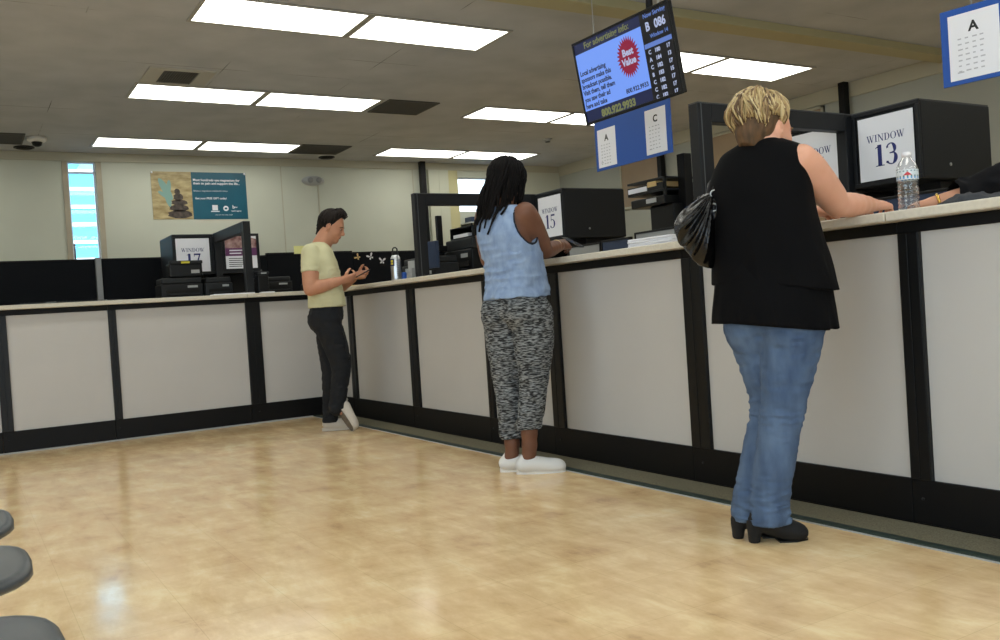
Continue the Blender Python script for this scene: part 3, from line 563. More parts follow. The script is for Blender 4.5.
# low desk pieces between window 15 and the blonde woman
def backboard(x, y0, y1, z1, m, label, name='desk_divider'):
    o = thing(name, label, 'divider', (x, (y0+y1)/2, Z)); h = (y1-y0)/2
    MB().box(0, .02, -h, h, 0.0, z1).build('board', MT[m], o, .002); MB().box(-.006, .024, -h-.01, -h, 0, z1+.012).box(-.006, .024, h, h+.01, 0, z1+.012).box(-.006, .024, -h, h, z1, z1+.012).build('frame', MT['dk'], o, .002)
backboard(.60, -3.40, -3.06, .11, 'grey', 'grey low divider right of the dreadlocks hand under the window 15 cabinet')
backboard(.60, -3.70, -3.43, .115, 'dblue', 'dark blue low divider under the right end of the window 15 cabinet')
backboard(.62, -4.10, -3.745, .135, 'grey', 'grey low divider left of the white paper stack')
backboard(.66, -5.88, -5.30, .12, 'dblue', 'dark blue low divider under the window 13 cabinet behind the bottle')
o = thing('equipment_stand', 'black upright stand with paper trays behind the black handbag', 'stand', (1.25, -3.52, 0))
MB().box(-.22, .22, -.16, .24, 0, 1.16).build('cabinet', MT['dk'], o, .01); MB().box(-.12, .12, -.02, .22, 1.16, 1.53).build('printer_body', MT['dk'], o, .012)
MB().box(-.035, .035, -.055, .015, 1.16, 1.86).build('pole', MT['black'], o, .004)
MB().box(-.16, .14, .02, .37, 1.53, 1.59).build('lower_tray', MT['dk'], o, .008); MB().box(-.15, .13, .02, .41, 1.62, 1.635).box(-.15, -.14, .02, .41, 1.635, 1.68).box(.12, .13, .02, .41, 1.59, 1.68).box(-.15, .13, .02, .41, 1.70, 1.715).box(-.15, -.13, .02, .04, 1.59, 1.715).build('upper_tray', MT['charc'], o, .003)
MB().box(-.16, .10, .20, .39, 1.638, 1.67).build('papers', MT['white'], o); MB().box(-.155, .10, .10, .19, 1.66, 1.695).build('folder', MT['manila'], o); MB().box(-.165, -.16, .10, .2, 1.55, 1.58).build('label_plate', MT['lgrey'], o)
# shelf of binders by the far high window
o = thing('wall_shelf', 'small shelf with dark boxes below the bright high window', 'shelf', (3.95, 3.72, 2.17))
MB().box(-.35, .35, -.15, .17, 0, .02).build('board', MT['lgrey'], o, .002); MB().box(-.30, -.02, -.1, .1, .02, .1).box(.05, .3, -.1, .1, .02, .16).build('file_box', MT['dblue'], o, .004)
MB().box(-.33, -.31, -.14, .17, -.12, 0).box(.31, .33, -.14, .17, -.12, 0).build('bracket', MT['dk'], o)

# ------------------------------------------------------------------ bottles
o = thing('water_bottle', 'clear plastic water bottle standing at the counter edge before the window 13 sign', 'bottle', (.0, -6.035, ZT1)); o.scale = (1.14, 1.14, 1)
pr = [(.024, 0), (.031, .004), (.0325, .012)]
for k in range(5): z = .018+k*.0155; pr += [(.0325, z), (.0305, z+.005), (.0305, z+.009), (.0325, z+.0135)]
pr += [(.029, .100), (.031, .106), (.0328, .112), (.0328, .150), (.031, .160), (.024, .178), (.015, .192), (.0125, .197), (.0125, .203)]
plas = bpy.data.materials.new('clear_plastic'); plas.use_nodes = True; nt = plas.node_tree; nt.nodes.clear()      # thin clear wall: mostly see-through, glossy towards its edges
out = nt.nodes.new('ShaderNodeOutputMaterial'); mixn = nt.nodes.new('ShaderNodeMixShader'); tr = nt.nodes.new('ShaderNodeBsdfTransparent'); gl = nt.nodes.new('ShaderNodeBsdfGlossy'); lw = nt.nodes.new('ShaderNodeLayerWeight'); mr_ = nt.nodes.new('ShaderNodeMapRange')
tr.inputs[0].default_value = (.95, .965, .975, 1); gl.inputs[0].default_value = (.95, .95, .95, 1); gl.inputs['Roughness'].default_value = .12; lw.inputs[0].default_value = .35; mr_.inputs[3].default_value = .06; mr_.inputs[4].default_value = .85
nt.links.new(lw.outputs['Facing'], mr_.inputs[0]); nt.links.new(mr_.outputs[0], mixn.inputs[0]); nt.links.new(tr.outputs[0], mixn.inputs[1]); nt.links.new(gl.outputs[0], mixn.inputs[2]); nt.links.new(mixn.outputs[0], out.inputs[0])
MB().lathe(pr, n=36).build('body', plas, o)
MB().lathe([(.0150, .197), (.0150, .214), (.0135, .2155)], n=24).build('cap', MT['white'], o)
n = 36; lab = MB().lathe([(.0333, .113), (.0333, .149)], n=48); lab.f = lab.f[:-2]; lab.m = lab.m[:-2]; lab.sm = lab.sm[:-2]; lo = lab.build('label_band', mat('label_white', 'cfd8dd', .4), o)
def curved(pts, rr, a0, mb, mi=0):      # outline (angle metres, z) wrapped round the bottle
    mb.add([(rr*math.cos(a0+s/rr), rr*math.sin(a0+s/rr), z) for s, z in pts], [tuple(range(len(pts)))], mi)
lb = MB(); A0 = math.radians(215)
for a_ in range(18):
    t0 = a_/18*2*math.pi*.0336; t1 = (a_+1)/18*2*math.pi*.0336
    curved([(t0, .116), (t1, .116), (t1, .123), (t0, .123)], .0336, A0, lb, 1); curved([(t0, .123), (t1, .123), (t1, .128), (t0, .128)], .0336, A0, lb, 2); curved([(t0, .141), (t1, .141), (t1, .146), (t0, .146)], .0336, A0, lb, 3)
for k in range(6):
    s = -.012+k*.004; curved([(s, .128), (s+.004, .128), (s+.004, .128+.013*(1-abs(s+.004)/.014)), (s, .128+.013*(1-abs(s)/.014))], .0338, A0, lb, 0)
lb.build('label_print', [mat('label_red', 'c03038', .4), mat('label_blue', '4f8fc8', .4), mat('label_grey', '5d7a70', .4), mat('label_green', '74909a', .4)], lo)
o = thing('steel_bottle', 'shiny metal bottle with black loop cap and yellow label, right of the man', 'bottle', (.03, -1.465, ZT1))
MB().lathe([(.034, 0), (.040, .004), (.041, .02), (.041, .17), (.038, .185), (.028, .205), (.022, .21)], n=32).build('body', MT['alu'], o)
MB().lathe([(.025, .208), (.026, .214), (.026, .232), (.022, .236)], n=24).tube([(-.019, .0, .232), (-.019, 0, .258), (-.008, 0, .268), (.008, 0, .268), (.019, 0, .258), (.019, 0, .232)], .006, 8).build('cap', MT['dk'], o)
q = MB(); A1 = math.radians(235)
for k in range(6): curved([(-.05+k*.008, .12), (-.042+k*.008, .12), (-.042+k*.008, .178), (-.05+k*.008, .178)], .0416, A1, q, 0)
for k in range(3): curved([(-.038+k*.008, .132), (-.030+k*.008, .132), (-.030+k*.008, .148), (-.038+k*.008, .148)], .0420, A1, q, 1); curved([(-.038+k*.008, .152), (-.030+k*.008, .152), (-.030+k*.008, .168), (-.038+k*.008, .168)], .0420, A1, q, 1)
for k in range(9): curved([(.016, .04+k*.015), (.034, .043+k*.015), (.034, .049+k*.015), (.016, .046+k*.015)], .0416, A1, q, 0)
q.build('label_print', [MT['navyl'], MT['yel']], o)

# ------------------------------------------------------------------ waiting chairs at the lower left
def chair(x, y, label):
    o = thing('waiting_chair', label, 'chair', (x, y, 0), 0, 'waiting chairs in a row')   # faces +x
    n = 28; top = []; mb = MB(); rings = []
    def ring(k, z, ox=0): 
        pts = []
        for i in range(n):
            t = 2*math.pi*i/n; c, s_ = math.cos(t), math.sin(t); e = .62
            pts.append((-.225+ox+.225*k*abs(c)**e*(1 if c > 0 else -1), .225*k*abs(s_)**e*(1 if s_ > 0 else -1), z))
        return pts
    for k, z in ((.80, .410), (.95, .412), (1.0, .420), (1.0, .430), (.975, .438), (.92, .441), (.86, .436), (.7, .430), (.4, .426), (.05, .425)): rings += ring(k, z)
    R_ = len(rings)//n; fs = [(i*n+j, i*n+(j+1) % n, (i+1)*n+(j+1) % n, (i+1)*n+j) for i in range(R_-1) for j in range(n)]
    fs += [tuple(range(n-1, -1, -1)), tuple((R_-1)*n+j for j in range(n))]
    mb.add(rings, fs, 0, True); mb.build('seat', MT['seat'], o)
    bk = MB()
    for i in range(9):
        t = -1+i/4
        for j in range(7):
            s_ = j/6; bk.v.append((-.44-.10*s_-.03*t*t*-1, .215*t*(1-.12*s_**3), .50+.36*s_-.03*t*t*s_))
    for i in range(9):
        t = -1+i/4
        for j in range(7):
            s_ = j/6; bk.v.append((-.462-.10*s_+.03*t*t, .215*t*(1-.12*s_**3), .50+.36*s_-.03*t*t*s_))
    for g in (0, 63):
        for i in range(8):
            for j in range(6):
                q_ = (g+i*7+j, g+(i+1)*7+j, g+(i+1)*7+j+1, g+i*7+j+1); bk.f.append(q_ if g == 0 else q_[::-1]); bk.m.append(0); bk.sm.append(True)
    per = [i*7 for i in range(9)]+[56+j for j in range(1, 7)]+[i*7+6 for i in range(7, -1, -1)]+[j for j in range(5, 0, -1)]
    for a_, b_ in zip(per, per[1:]+per[:1]): bk.f.append((b_, a_, a_+63, b_+63)); bk.m.append(0); bk.sm.append(True)
    bk.build('backrest', MT['seat'], o)
    for sg in (-1, 1):
        MB().tube([(-.13, sg*.15, 0), (-.15, sg*.14, .39)], .011, 10).build('leg', MT['steel'], o); MB().tube([(-.50, sg*.20, 0), (-.42, sg*.19, .39), (-.47, sg*.17, .52), (-.53, sg*.17, .74)], .011, 10).build('leg', MT['steel'], o)
    return o
chair(-2.915, -5.32, 'grey waiting room chair at the left edge, farthest of the three seats')
chair(-2.905, -5.86, 'grey waiting room chair at the lower left, middle of the three seats')
chair(-2.895, -6.49, 'grey waiting room chair in the bottom left corner, nearest of the three seats')

# ------------------------------------------------------------------ people: smooth-blended body volumes turned into one continuous surface
def vnoise(P, sc, seed):
    rg = np.random.default_rng(seed); T = rg.random((32, 32, 32)).astype(np.float32)
    q = P*np.float32(1/sc)+100; i = np.floor(q).astype(np.int32); fr = q-i; fr = fr*fr*(3-2*fr); i &= 31; j = (i+1) & 31
    x, y, z = fr[..., 0], fr[..., 1], fr[..., 2]
    c = lambda a, b, d: T[a[..., 0], b[..., 1], d[..., 2]]
    v = ((c(i, i, i)*(1-x)+c(j, i, i)*x)*(1-y)+(c(i, j, i)*(1-x)+c(j, j, i)*x)*y)*(1-z)+((c(i, i, j)*(1-x)+c(j, i, j)*x)*(1-y)+(c(i, j, j)*(1-x)+c(j, j, j)*x)*y)*z
    return v*2-1
class Vol:
    def __init__(s, lo, hi, h):
        s.h = h; s.lo = np.array(lo, np.float32); s.n = np.ceil((np.array(hi)-s.lo)/h).astype(int)+1
        s.ax = [s.lo[a]+h*np.arange(s.n[a], dtype=np.float32) for a in range(3)]; s.D = np.full(s.n, .5, np.float32)
    def sl(s, lo, hi):
        r_ = []
        for a in range(3):
            i0 = int(max(0, math.floor((lo[a]-s.lo[a])/s.h))); i1 = int(min(s.n[a], math.ceil((hi[a]-s.lo[a])/s.h)+1)); r_.append(slice(i0, max(i0, i1)))
        return tuple(r_)
    def pts(s, S): return np.stack(np.meshgrid(s.ax[0][S[0]], s.ax[1][S[1]], s.ax[2][S[2]], indexing='ij'), -1)
    def put(s, fn, lo, hi, k=.02, op='u'):
        m = k+3*s.h; S = s.sl(np.array(lo)-m, np.array(hi)+m)
        if any(q.stop <= q.start for q in S): return s
        d = fn(s.pts(S)).astype(np.float32); E = s.D[S]
        if op == 'u':
            if k > 0: hh = np.clip(.5+.5*(d-E)/k, 0, 1); r_ = d*(1-hh)+E*hh-k*hh*(1-hh)
            else: r_ = np.minimum(d, E)
        elif op == 's':
            hh = np.clip(.5-.5*(-d-E)/max(k, 1e-4)*-1, 0, 1) if 0 else None; r_ = np.maximum(E, -d)
        else: r_ = np.maximum(E, d)
        s.D[S] = r_; return s
    def cone(s, a, b, ra, rb, k=.02, op='u', sq=None):
        a = np.array(a, np.float32); b = np.array(b, np.float32); v = b-a; L2 = float(v@v)+1e-9; R = max(ra, rb)
        if sq is None:
            def fn(P): q = P-a; t = np.clip((q@v)/L2, 0, 1); return np.sqrt(((q-t[..., None]*v)**2).sum(-1))-(ra+(rb-ra)*t)
        else:
            ax, f_ = np.array(sq[0], np.float32), sq[1]; ax /= np.linalg.norm(ax)      # widened by f_ along ax
            def fn(P):
                q = P-a; t = np.clip((q@v)/L2, 0, 1); e = q-t[..., None]*v; c = e@ax; e = e-(c*(1-1/f_))[..., None]*ax
                return np.sqrt((e**2).sum(-1))-(ra+(rb-ra)*t)
            R *= max(1, f_)
        return s.put(fn, np.minimum(a, b)-R, np.maximum(a, b)+R, k, op)
    def chain(s, P, k=.02, sub=4, **kw):            # P: (x,y,z,r), smoothed
        P = [np.array(p, float) for p in P]
        if sub > 1 and len(P) > 2:
            Q = []
            E_ = [2*P[0]-P[1]]+P+[2*P[-1]-P[-2]]
            for i in range(1, len(E_)-2):
                for t in np.arange(sub)/sub:
                    a, b, c, d = E_[i-1:i+3]; Q.append(.5*(2*b+(c-a)*t+(2*a-5*b+4*c-d)*t*t+(3*b-a-3*c+d)*t**3))
            P = Q+[P[-1]]
        for a, b in zip(P[:-1], P[1:]): s.cone(a[:3], b[:3], a[3], b[3], k, **kw)
        return s
    def ell(s, c, axes, rad, k=.02, op='u'):
        c = np.array(c, np.float32); A = np.array(axes, np.float32); rad = np.array(rad, np.float32)
        def fn(P): q = (P-c)@A.T; a = np.sqrt(((q/rad)**2).sum(-1)); b = np.sqrt(((q/rad**2)**2).sum(-1))+1e-6; return a*(a-1)/b
        return s.put(fn, c-max(rad), c+max(rad), k, op)
    def loft(s, rows, th, k=.02, op='u', inset=0, e=2.3, fold=None):     # rows: z, cx, cy, a (lateral), b (front-back)
        R = np.array(sorted(rows), float); z0, z1 = R[0, 0], R[-1, 0]
        lat = np.array((math.sin(th), -math.cos(th))); fr = np.array((math.cos(th), math.sin(th)))
        def fn(P):
            z = P[0, 0, :, 2]; zc = np.clip(z, z0, z1); par = [hermite(R[:, 0], R[:, j], zc) for j in range(1, 5)]
            cx, cy, a, b = [p.astype(np.float32) for p in par]; a = a-inset; b = b-inset
            x = P[..., 0]-cx; y = P[..., 1]-cy; l = x*lat[0]+y*lat[1]; d = x*fr[0]+y*fr[1]
            q = (np.abs(l/a)**e+np.abs(d/b)**e)**(1/e); rr = np.sqrt(l*l+d*d)+1e-5
            D = (q-1)*rr/np.maximum(q, .15)
            D = np.where(q < .15, -np.minimum(a, b), D)
            dz = np.maximum(z0+inset-z, z-z1+inset)
            D = np.maximum(D, dz)
            if fold is not None: D = D+fold(P)
            return D
        m = max(R[:, 3].max(), R[:, 4].max())+.03
        return s.put(fn, (R[:, 1].min()-m, R[:, 2].min()-m, z0), (R[:, 1].max()+m, R[:, 2].max()+m, z1), k, op)
    def cut(s, n, d, lo=None, hi=None):      # keep the side where n.p < d
        n = np.array(n, np.float32)
        lo = s.lo if lo is None else lo; hi = (s.lo+s.h*s.n) if hi is None else hi
        S = s.sl(lo, hi); s.D[S] = np.maximum(s.D[S], s.pts(S)@n-np.float32(d)); return s
    def disp(s, fn):
        S = (slice(None),)*3; M_ = np.abs(s.D) < .04; ix = np.nonzero(M_)
        P = np.stack([s.ax[a][ix[a]] for a in range(3)], -1); s.D[ix] += fn(P).astype(np.float32); return s
    def mesh(s, name, m, parent, smooth=True):
        D, n = s.D, s.n; c = [int(x)-1 for x in n]; N = c[0]*c[1]*c[2]; cnt = np.zeros(N); sm_ = np.zeros((3, N)); ins = D < 0; F = []
        st = (c[1]*c[2], c[2], 1)
        for a in range(3):
            s0 = [slice(None)]*3; s1 = [slice(None)]*3; s0[a] = slice(0, -1); s1[a] = slice(1, None); s0 = tuple(s0); s1 = tuple(s1)
            ix = np.nonzero(ins[s0] != ins[s1]); d0 = D[s0][ix]; d1 = D[s1][ix]; t = d0/(d0-d1); pos = [x.astype(float) for x in ix]; pos[a] = pos[a]+t; flip = ins[s0][ix]
            b, e = [(1, 2), (2, 0), (0, 1)][a]; cells = []; okall = np.ones(len(t), bool)
            for ob, oe in ((0, 0), (1, 0), (1, 1), (0, 1)):
                q = [x.copy() for x in ix]; q[b] = q[b]-ob; q[e] = q[e]-oe
                ok = (q[b] >= 0) & (q[e] >= 0) & (q[b] < c[b]) & (q[e] < c[e]); okall &= ok
                fl = q[0]*st[0]+q[1]*st[1]+q[2]*st[2]; cells.append(fl); w_ = fl[ok]
                cnt += np.bincount(w_, minlength=N)[:N]
                for j in range(3): sm_[j] += np.bincount(w_, weights=pos[j][ok], minlength=N)[:N]
            Q = np.stack(cells, -1)[okall]; fp = flip[okall]; Q[~fp] = Q[~fp][:, ::-1]; F.append(Q)
        act = cnt > 0; idx = -np.ones(N, np.int64); idx[act] = np.arange(act.sum())
        V = (sm_[:, act]/cnt[act]).T*s.h+s.lo; F = idx[np.concatenate(F)]; F = F[:, ::-1]
        me = bpy.data.meshes.new(name); me.vertices.add(len(V)); me.vertices.foreach_set('co', V.astype(np.float32).ravel())
        me.loops.add(F.size); me.loops.foreach_set('vertex_index', F.astype(np.int32).ravel()); me.polygons.add(len(F))
        me.polygons.foreach_set('loop_start', np.arange(0, F.size, 4, dtype=np.int32)); me.polygons.foreach_set('use_smooth', np.ones(len(F), bool) if smooth else np.zeros(len(F), bool))
        me.update(calc_edges=True); me.validate(); me.materials.append(m)
        o = bpy.data.objects.new(name, me); COL.objects.link(o)
        if parent is not None: o.parent = parent
        return o
def hermite(x, y, t):
    m = np.gradient(y, x); i = np.clip(np.searchsorted(x, t)-1, 0, len(x)-2); h = x[i+1]-x[i]; s = (t-x[i])/h
    return (2*s**3-3*s**2+1)*y[i]+(s**3-2*s**2+s)*h*m[i]+(-2*s**3+3*s**2)*y[i+1]+(s**3-s**2)*h*m[i+1]
def nrm(v): v = np.array(v, float); return v/np.linalg.norm(v)
def hand(S, W_, d, n_, side, curl=(25, 35, 25), thumb=.5, sc=1.0, k=.006):
    W_ = np.array(W_, float); d = nrm(d); n_ = np.array(n_, float); n_ = nrm(n_-d*(n_@d)); t = np.cross(d, n_)*side      # t points to the thumb
    off = (.030, .010, -.010, -.029); ln = (.92, 1.0, .95, .76); kn = []
    for o_ in off:
        K = W_+(d*.083*(1-abs(o_)*1.5)+t*o_)*sc; kn.append(K); S.cone(W_+t*o_*.55*sc, K, .015*sc, .0115*sc, .012)
    S.cone(W_+d*.02*sc, W_+d*.06*sc, .018*sc, .016*sc, .015, sq=(t, 1.6))
    for o_, l_, K in zip(off, ln, kn):
        p = K; a = 0; r0_ = .0092
        for j, seg in enumerate((.042, .027, .021)):
            a += math.radians(curl[j]*(1+.12*(1-l_)*10)); v = d*math.cos(a)+n_*math.sin(a)+t*o_*1.5*(1 if j == 0 else 0); v = nrm(v)
            q = p+v*seg*l_*sc; S.cone(p, q, r0_*sc*(1 if l_ > .8 else .88), (r0_-.0012)*sc*(1 if l_ > .8 else .88), .003); p = q; r0_ -= .0011
    p = W_+(d*.022+t*.022)*sc; v = nrm(d*(1-thumb*.5)+t*.65+n_*(.35+thumb*.4))
    for j, (seg, r_) in enumerate(((.038, .014), (.032, .0108), (.024, .0098))):
        q = p+v*seg*sc; S.cone(p, q, r_*sc, (r_-.0018)*sc, .006); p = q; v = nrm(v+d*.30+n_*.18-t*.25)
    return kn
def headframe(fwd, tilt=(0, 0, 1)):
    f_ = nrm(fwd); l_ = nrm(np.cross(tilt, f_)); return f_, l_, np.cross(f_, l_)
def head(S, c, F, s=1.0, male=False):
    f_, l_, u_ = F; c = np.array(c, float); ax = (f_, l_, u_); P = lambda a, b, d: c+(f_*a+l_*b+u_*d)*s
    S.ell(P(-.012, 0, .022), ax, (.098*s, .077*s, .096*s), .02)
    S.ell(P(.028, 0, -.028), ax, (.066*s, .060*s, .082*s), .03)
    S.cone(P(.028, .030, -.082), P(.066, .0, -.098), .022*s, .021*s, .02); S.cone(P(.028, -.030, -.082), P(.066, .0, -.098), .022*s, .021*s, .02)
    S.cone(P(-.005, .045, -.055), P(.035, .032, -.085), .022*s, .02*s, .02); S.cone(P(-.005, -.045, -.055), P(.035, -.032, -.085), .022*s, .02*s, .02)
    S.cone(P(.078, .028, .014), P(.078, -.028, .014), .013*s, .013*s, .012)                       # brow
    S.ell(P(.062, .036, -.030), ax, (.026*s, .02*s, .02*s), .02); S.ell(P(.062, -.036, -.030), ax, (.026*s, .02*s, .02*s), .02)
    S.ell(P(.094, .032, -.006), ax, (.014*s, .014*s, .010*s), 0, 's'); S.ell(P(.094, -.032, -.006), ax, (.014*s, .014*s, .010*s), 0, 's')
    S.chain([tuple(P(.086, 0, .006))+(.008*s,), tuple(P(.100, 0, -.018))+(.009*s,), tuple(P(.110, 0, -.034))+(.0115*s,)], .010, 2)
    S.cone(P(.098, .010, -.037), P(.098, -.010, -.037), .009*s, .009*s, .006)
    S.cone(P(.085, .016, -.058), P(.085, -.016, -.058), .011*s, .011*s, .008); S.cone(P(.083, .013, -.071), P(.083, -.013, -.071), .010*s, .010*s, .006)
    for g in (1, -1):
        S.ell(P(-.006, g*.079, -.012), (nrm(f_*.95+l_*g*.3), nrm(l_*g-f_*.3), u_), (.019*s, .008*s, .031*s), .006); S.ell(P(.001, g*.087, -.006), ax, (.009*s, .006*s, .015*s), 0, 's')
        S.cone(P(-.002, g*.074, -.04), P(-.006, g*.078, -.046), .008*s, .007*s, .006)
def face_parts(o, c, F, s, brow_m, lip_m, eye_w, iris):
    f_, l_, u_ = [Vector(v) for v in F]; c = Vector(c); P = lambda a, b, d: c+(f_*a+l_*b+u_*d)*s
    for g in (1, -1):
        X = Matrix.Translation(P(.0745, g*.032, -.006)); e = MB().lathe([(.0008, -.0115), (.006, -.0098), (.0100, -.0058), (.0116, 0), (.0100, .0058), (.006, .0098), (.0008, .0115)], n=16, X=X @ Matrix.Scale(s, 4)).build('eye', eye_w, o)
        q = P(.0745+.0105, g*.032, -.007); MB().lathe([(.0008, -.005), (.0045, -.003), (.005, 0), (.0045, .003), (.0008, .005)], n=12, X=Matrix.Translation(q)).build('iris', iris, e)
        MB().tube([P(.090, g*.018, .012), P(.0925, g*.030, .018), P(.084, g*.045, .015), P(.072, g*.054, .008)], [.002, .0034, .003, .001], 8).build('eyebrow', brow_m, o)
        MB().tube([P(.087, g*.020, .000), P(.0905, g*.031, .003), P(.084, g*.043, .0)], .0016, 6).build('eyelid', brow_m, o)
    MB().tube([P(.086, .022, -.0645), P(.0965, .010, -.0605), P(.0975, 0, -.062), P(.0965, -.010, -.0605), P(.086, -.022, -.0645)], [.001, .004, .0042, .004, .001], 8).build('upper_lip', lip_m, o)
    MB().tube([P(.086, .020, -.066), P(.0945, .009, -.071), P(.0955, 0, -.0715), P(.0945, -.009, -.071), P(.086, -.020, -.066)], [.001, .0045, .005, .0045, .001], 8).build('lower_lip', lip_m, o)
def skinmat(name, c, c2): return mat(name, c, .48, spec=.4, sss=.12, col2=c2, vscale=9, bump=.04, bscale=300)
PR = math.atan2(-.5157, .857)      # the figures' own frame is turned to the room

def weave(name, c1, c2, sx, sy, sz, sc, rough=.9):       # marled knit: short light dashes on dark
    m = bpy.data.materials.new(name); m.use_nodes = True; nt = m.node_tree; b = nt.nodes['Principled BSDF']; b.inputs['Roughness'].default_value = rough
    tc = nt.nodes.new('ShaderNodeTexCoord'); mp = nt.nodes.new('ShaderNodeMapping'); mp.inputs['Scale'].default_value = (sx, sy, sz); n = nt.nodes.new('ShaderNodeTexNoise'); n.inputs['Scale'].default_value = sc; n.inputs['Detail'].default_value = 3
    cr = nt.nodes.new('ShaderNodeValToRGB'); cr.color_ramp.elements[0].position = .44; cr.color_ramp.elements[1].position = .60; cr.color_ramp.elements[0].color = lin(c1); cr.color_ramp.elements[1].color = lin(c2)
    nt.links.new(tc.outputs['Object'], mp.inputs[0]); nt.links.new(mp.outputs[0], n.inputs['Vector']); nt.links.new(n.outputs['Fac'], cr.inputs[0]); nt.links.new(cr.outputs[0], b.inputs['Base Color'])
    bp = nt.nodes.new('ShaderNodeBump'); bp.inputs['Strength'].default_value = .3; bp.inputs['Distance'].default_value = .004; nt.links.new(n.outputs['Fac'], bp.inputs['Height']); nt.links.new(bp.outputs[0], b.inputs['Normal'])
    return m
def folds(amp, sc, seed, stretch=(1, 1, 1)):
    st = np.array(stretch, np.float32)
    return lambda P: amp*(np.abs(vnoise(P*st, sc, seed))*1.6-.6+.35*vnoise(P*st, sc*.45, seed+1))
def lock(mb, pts, r_, n=6, flat=1.0, mi=0):
    mb.tube(pts, r_, n, mi)

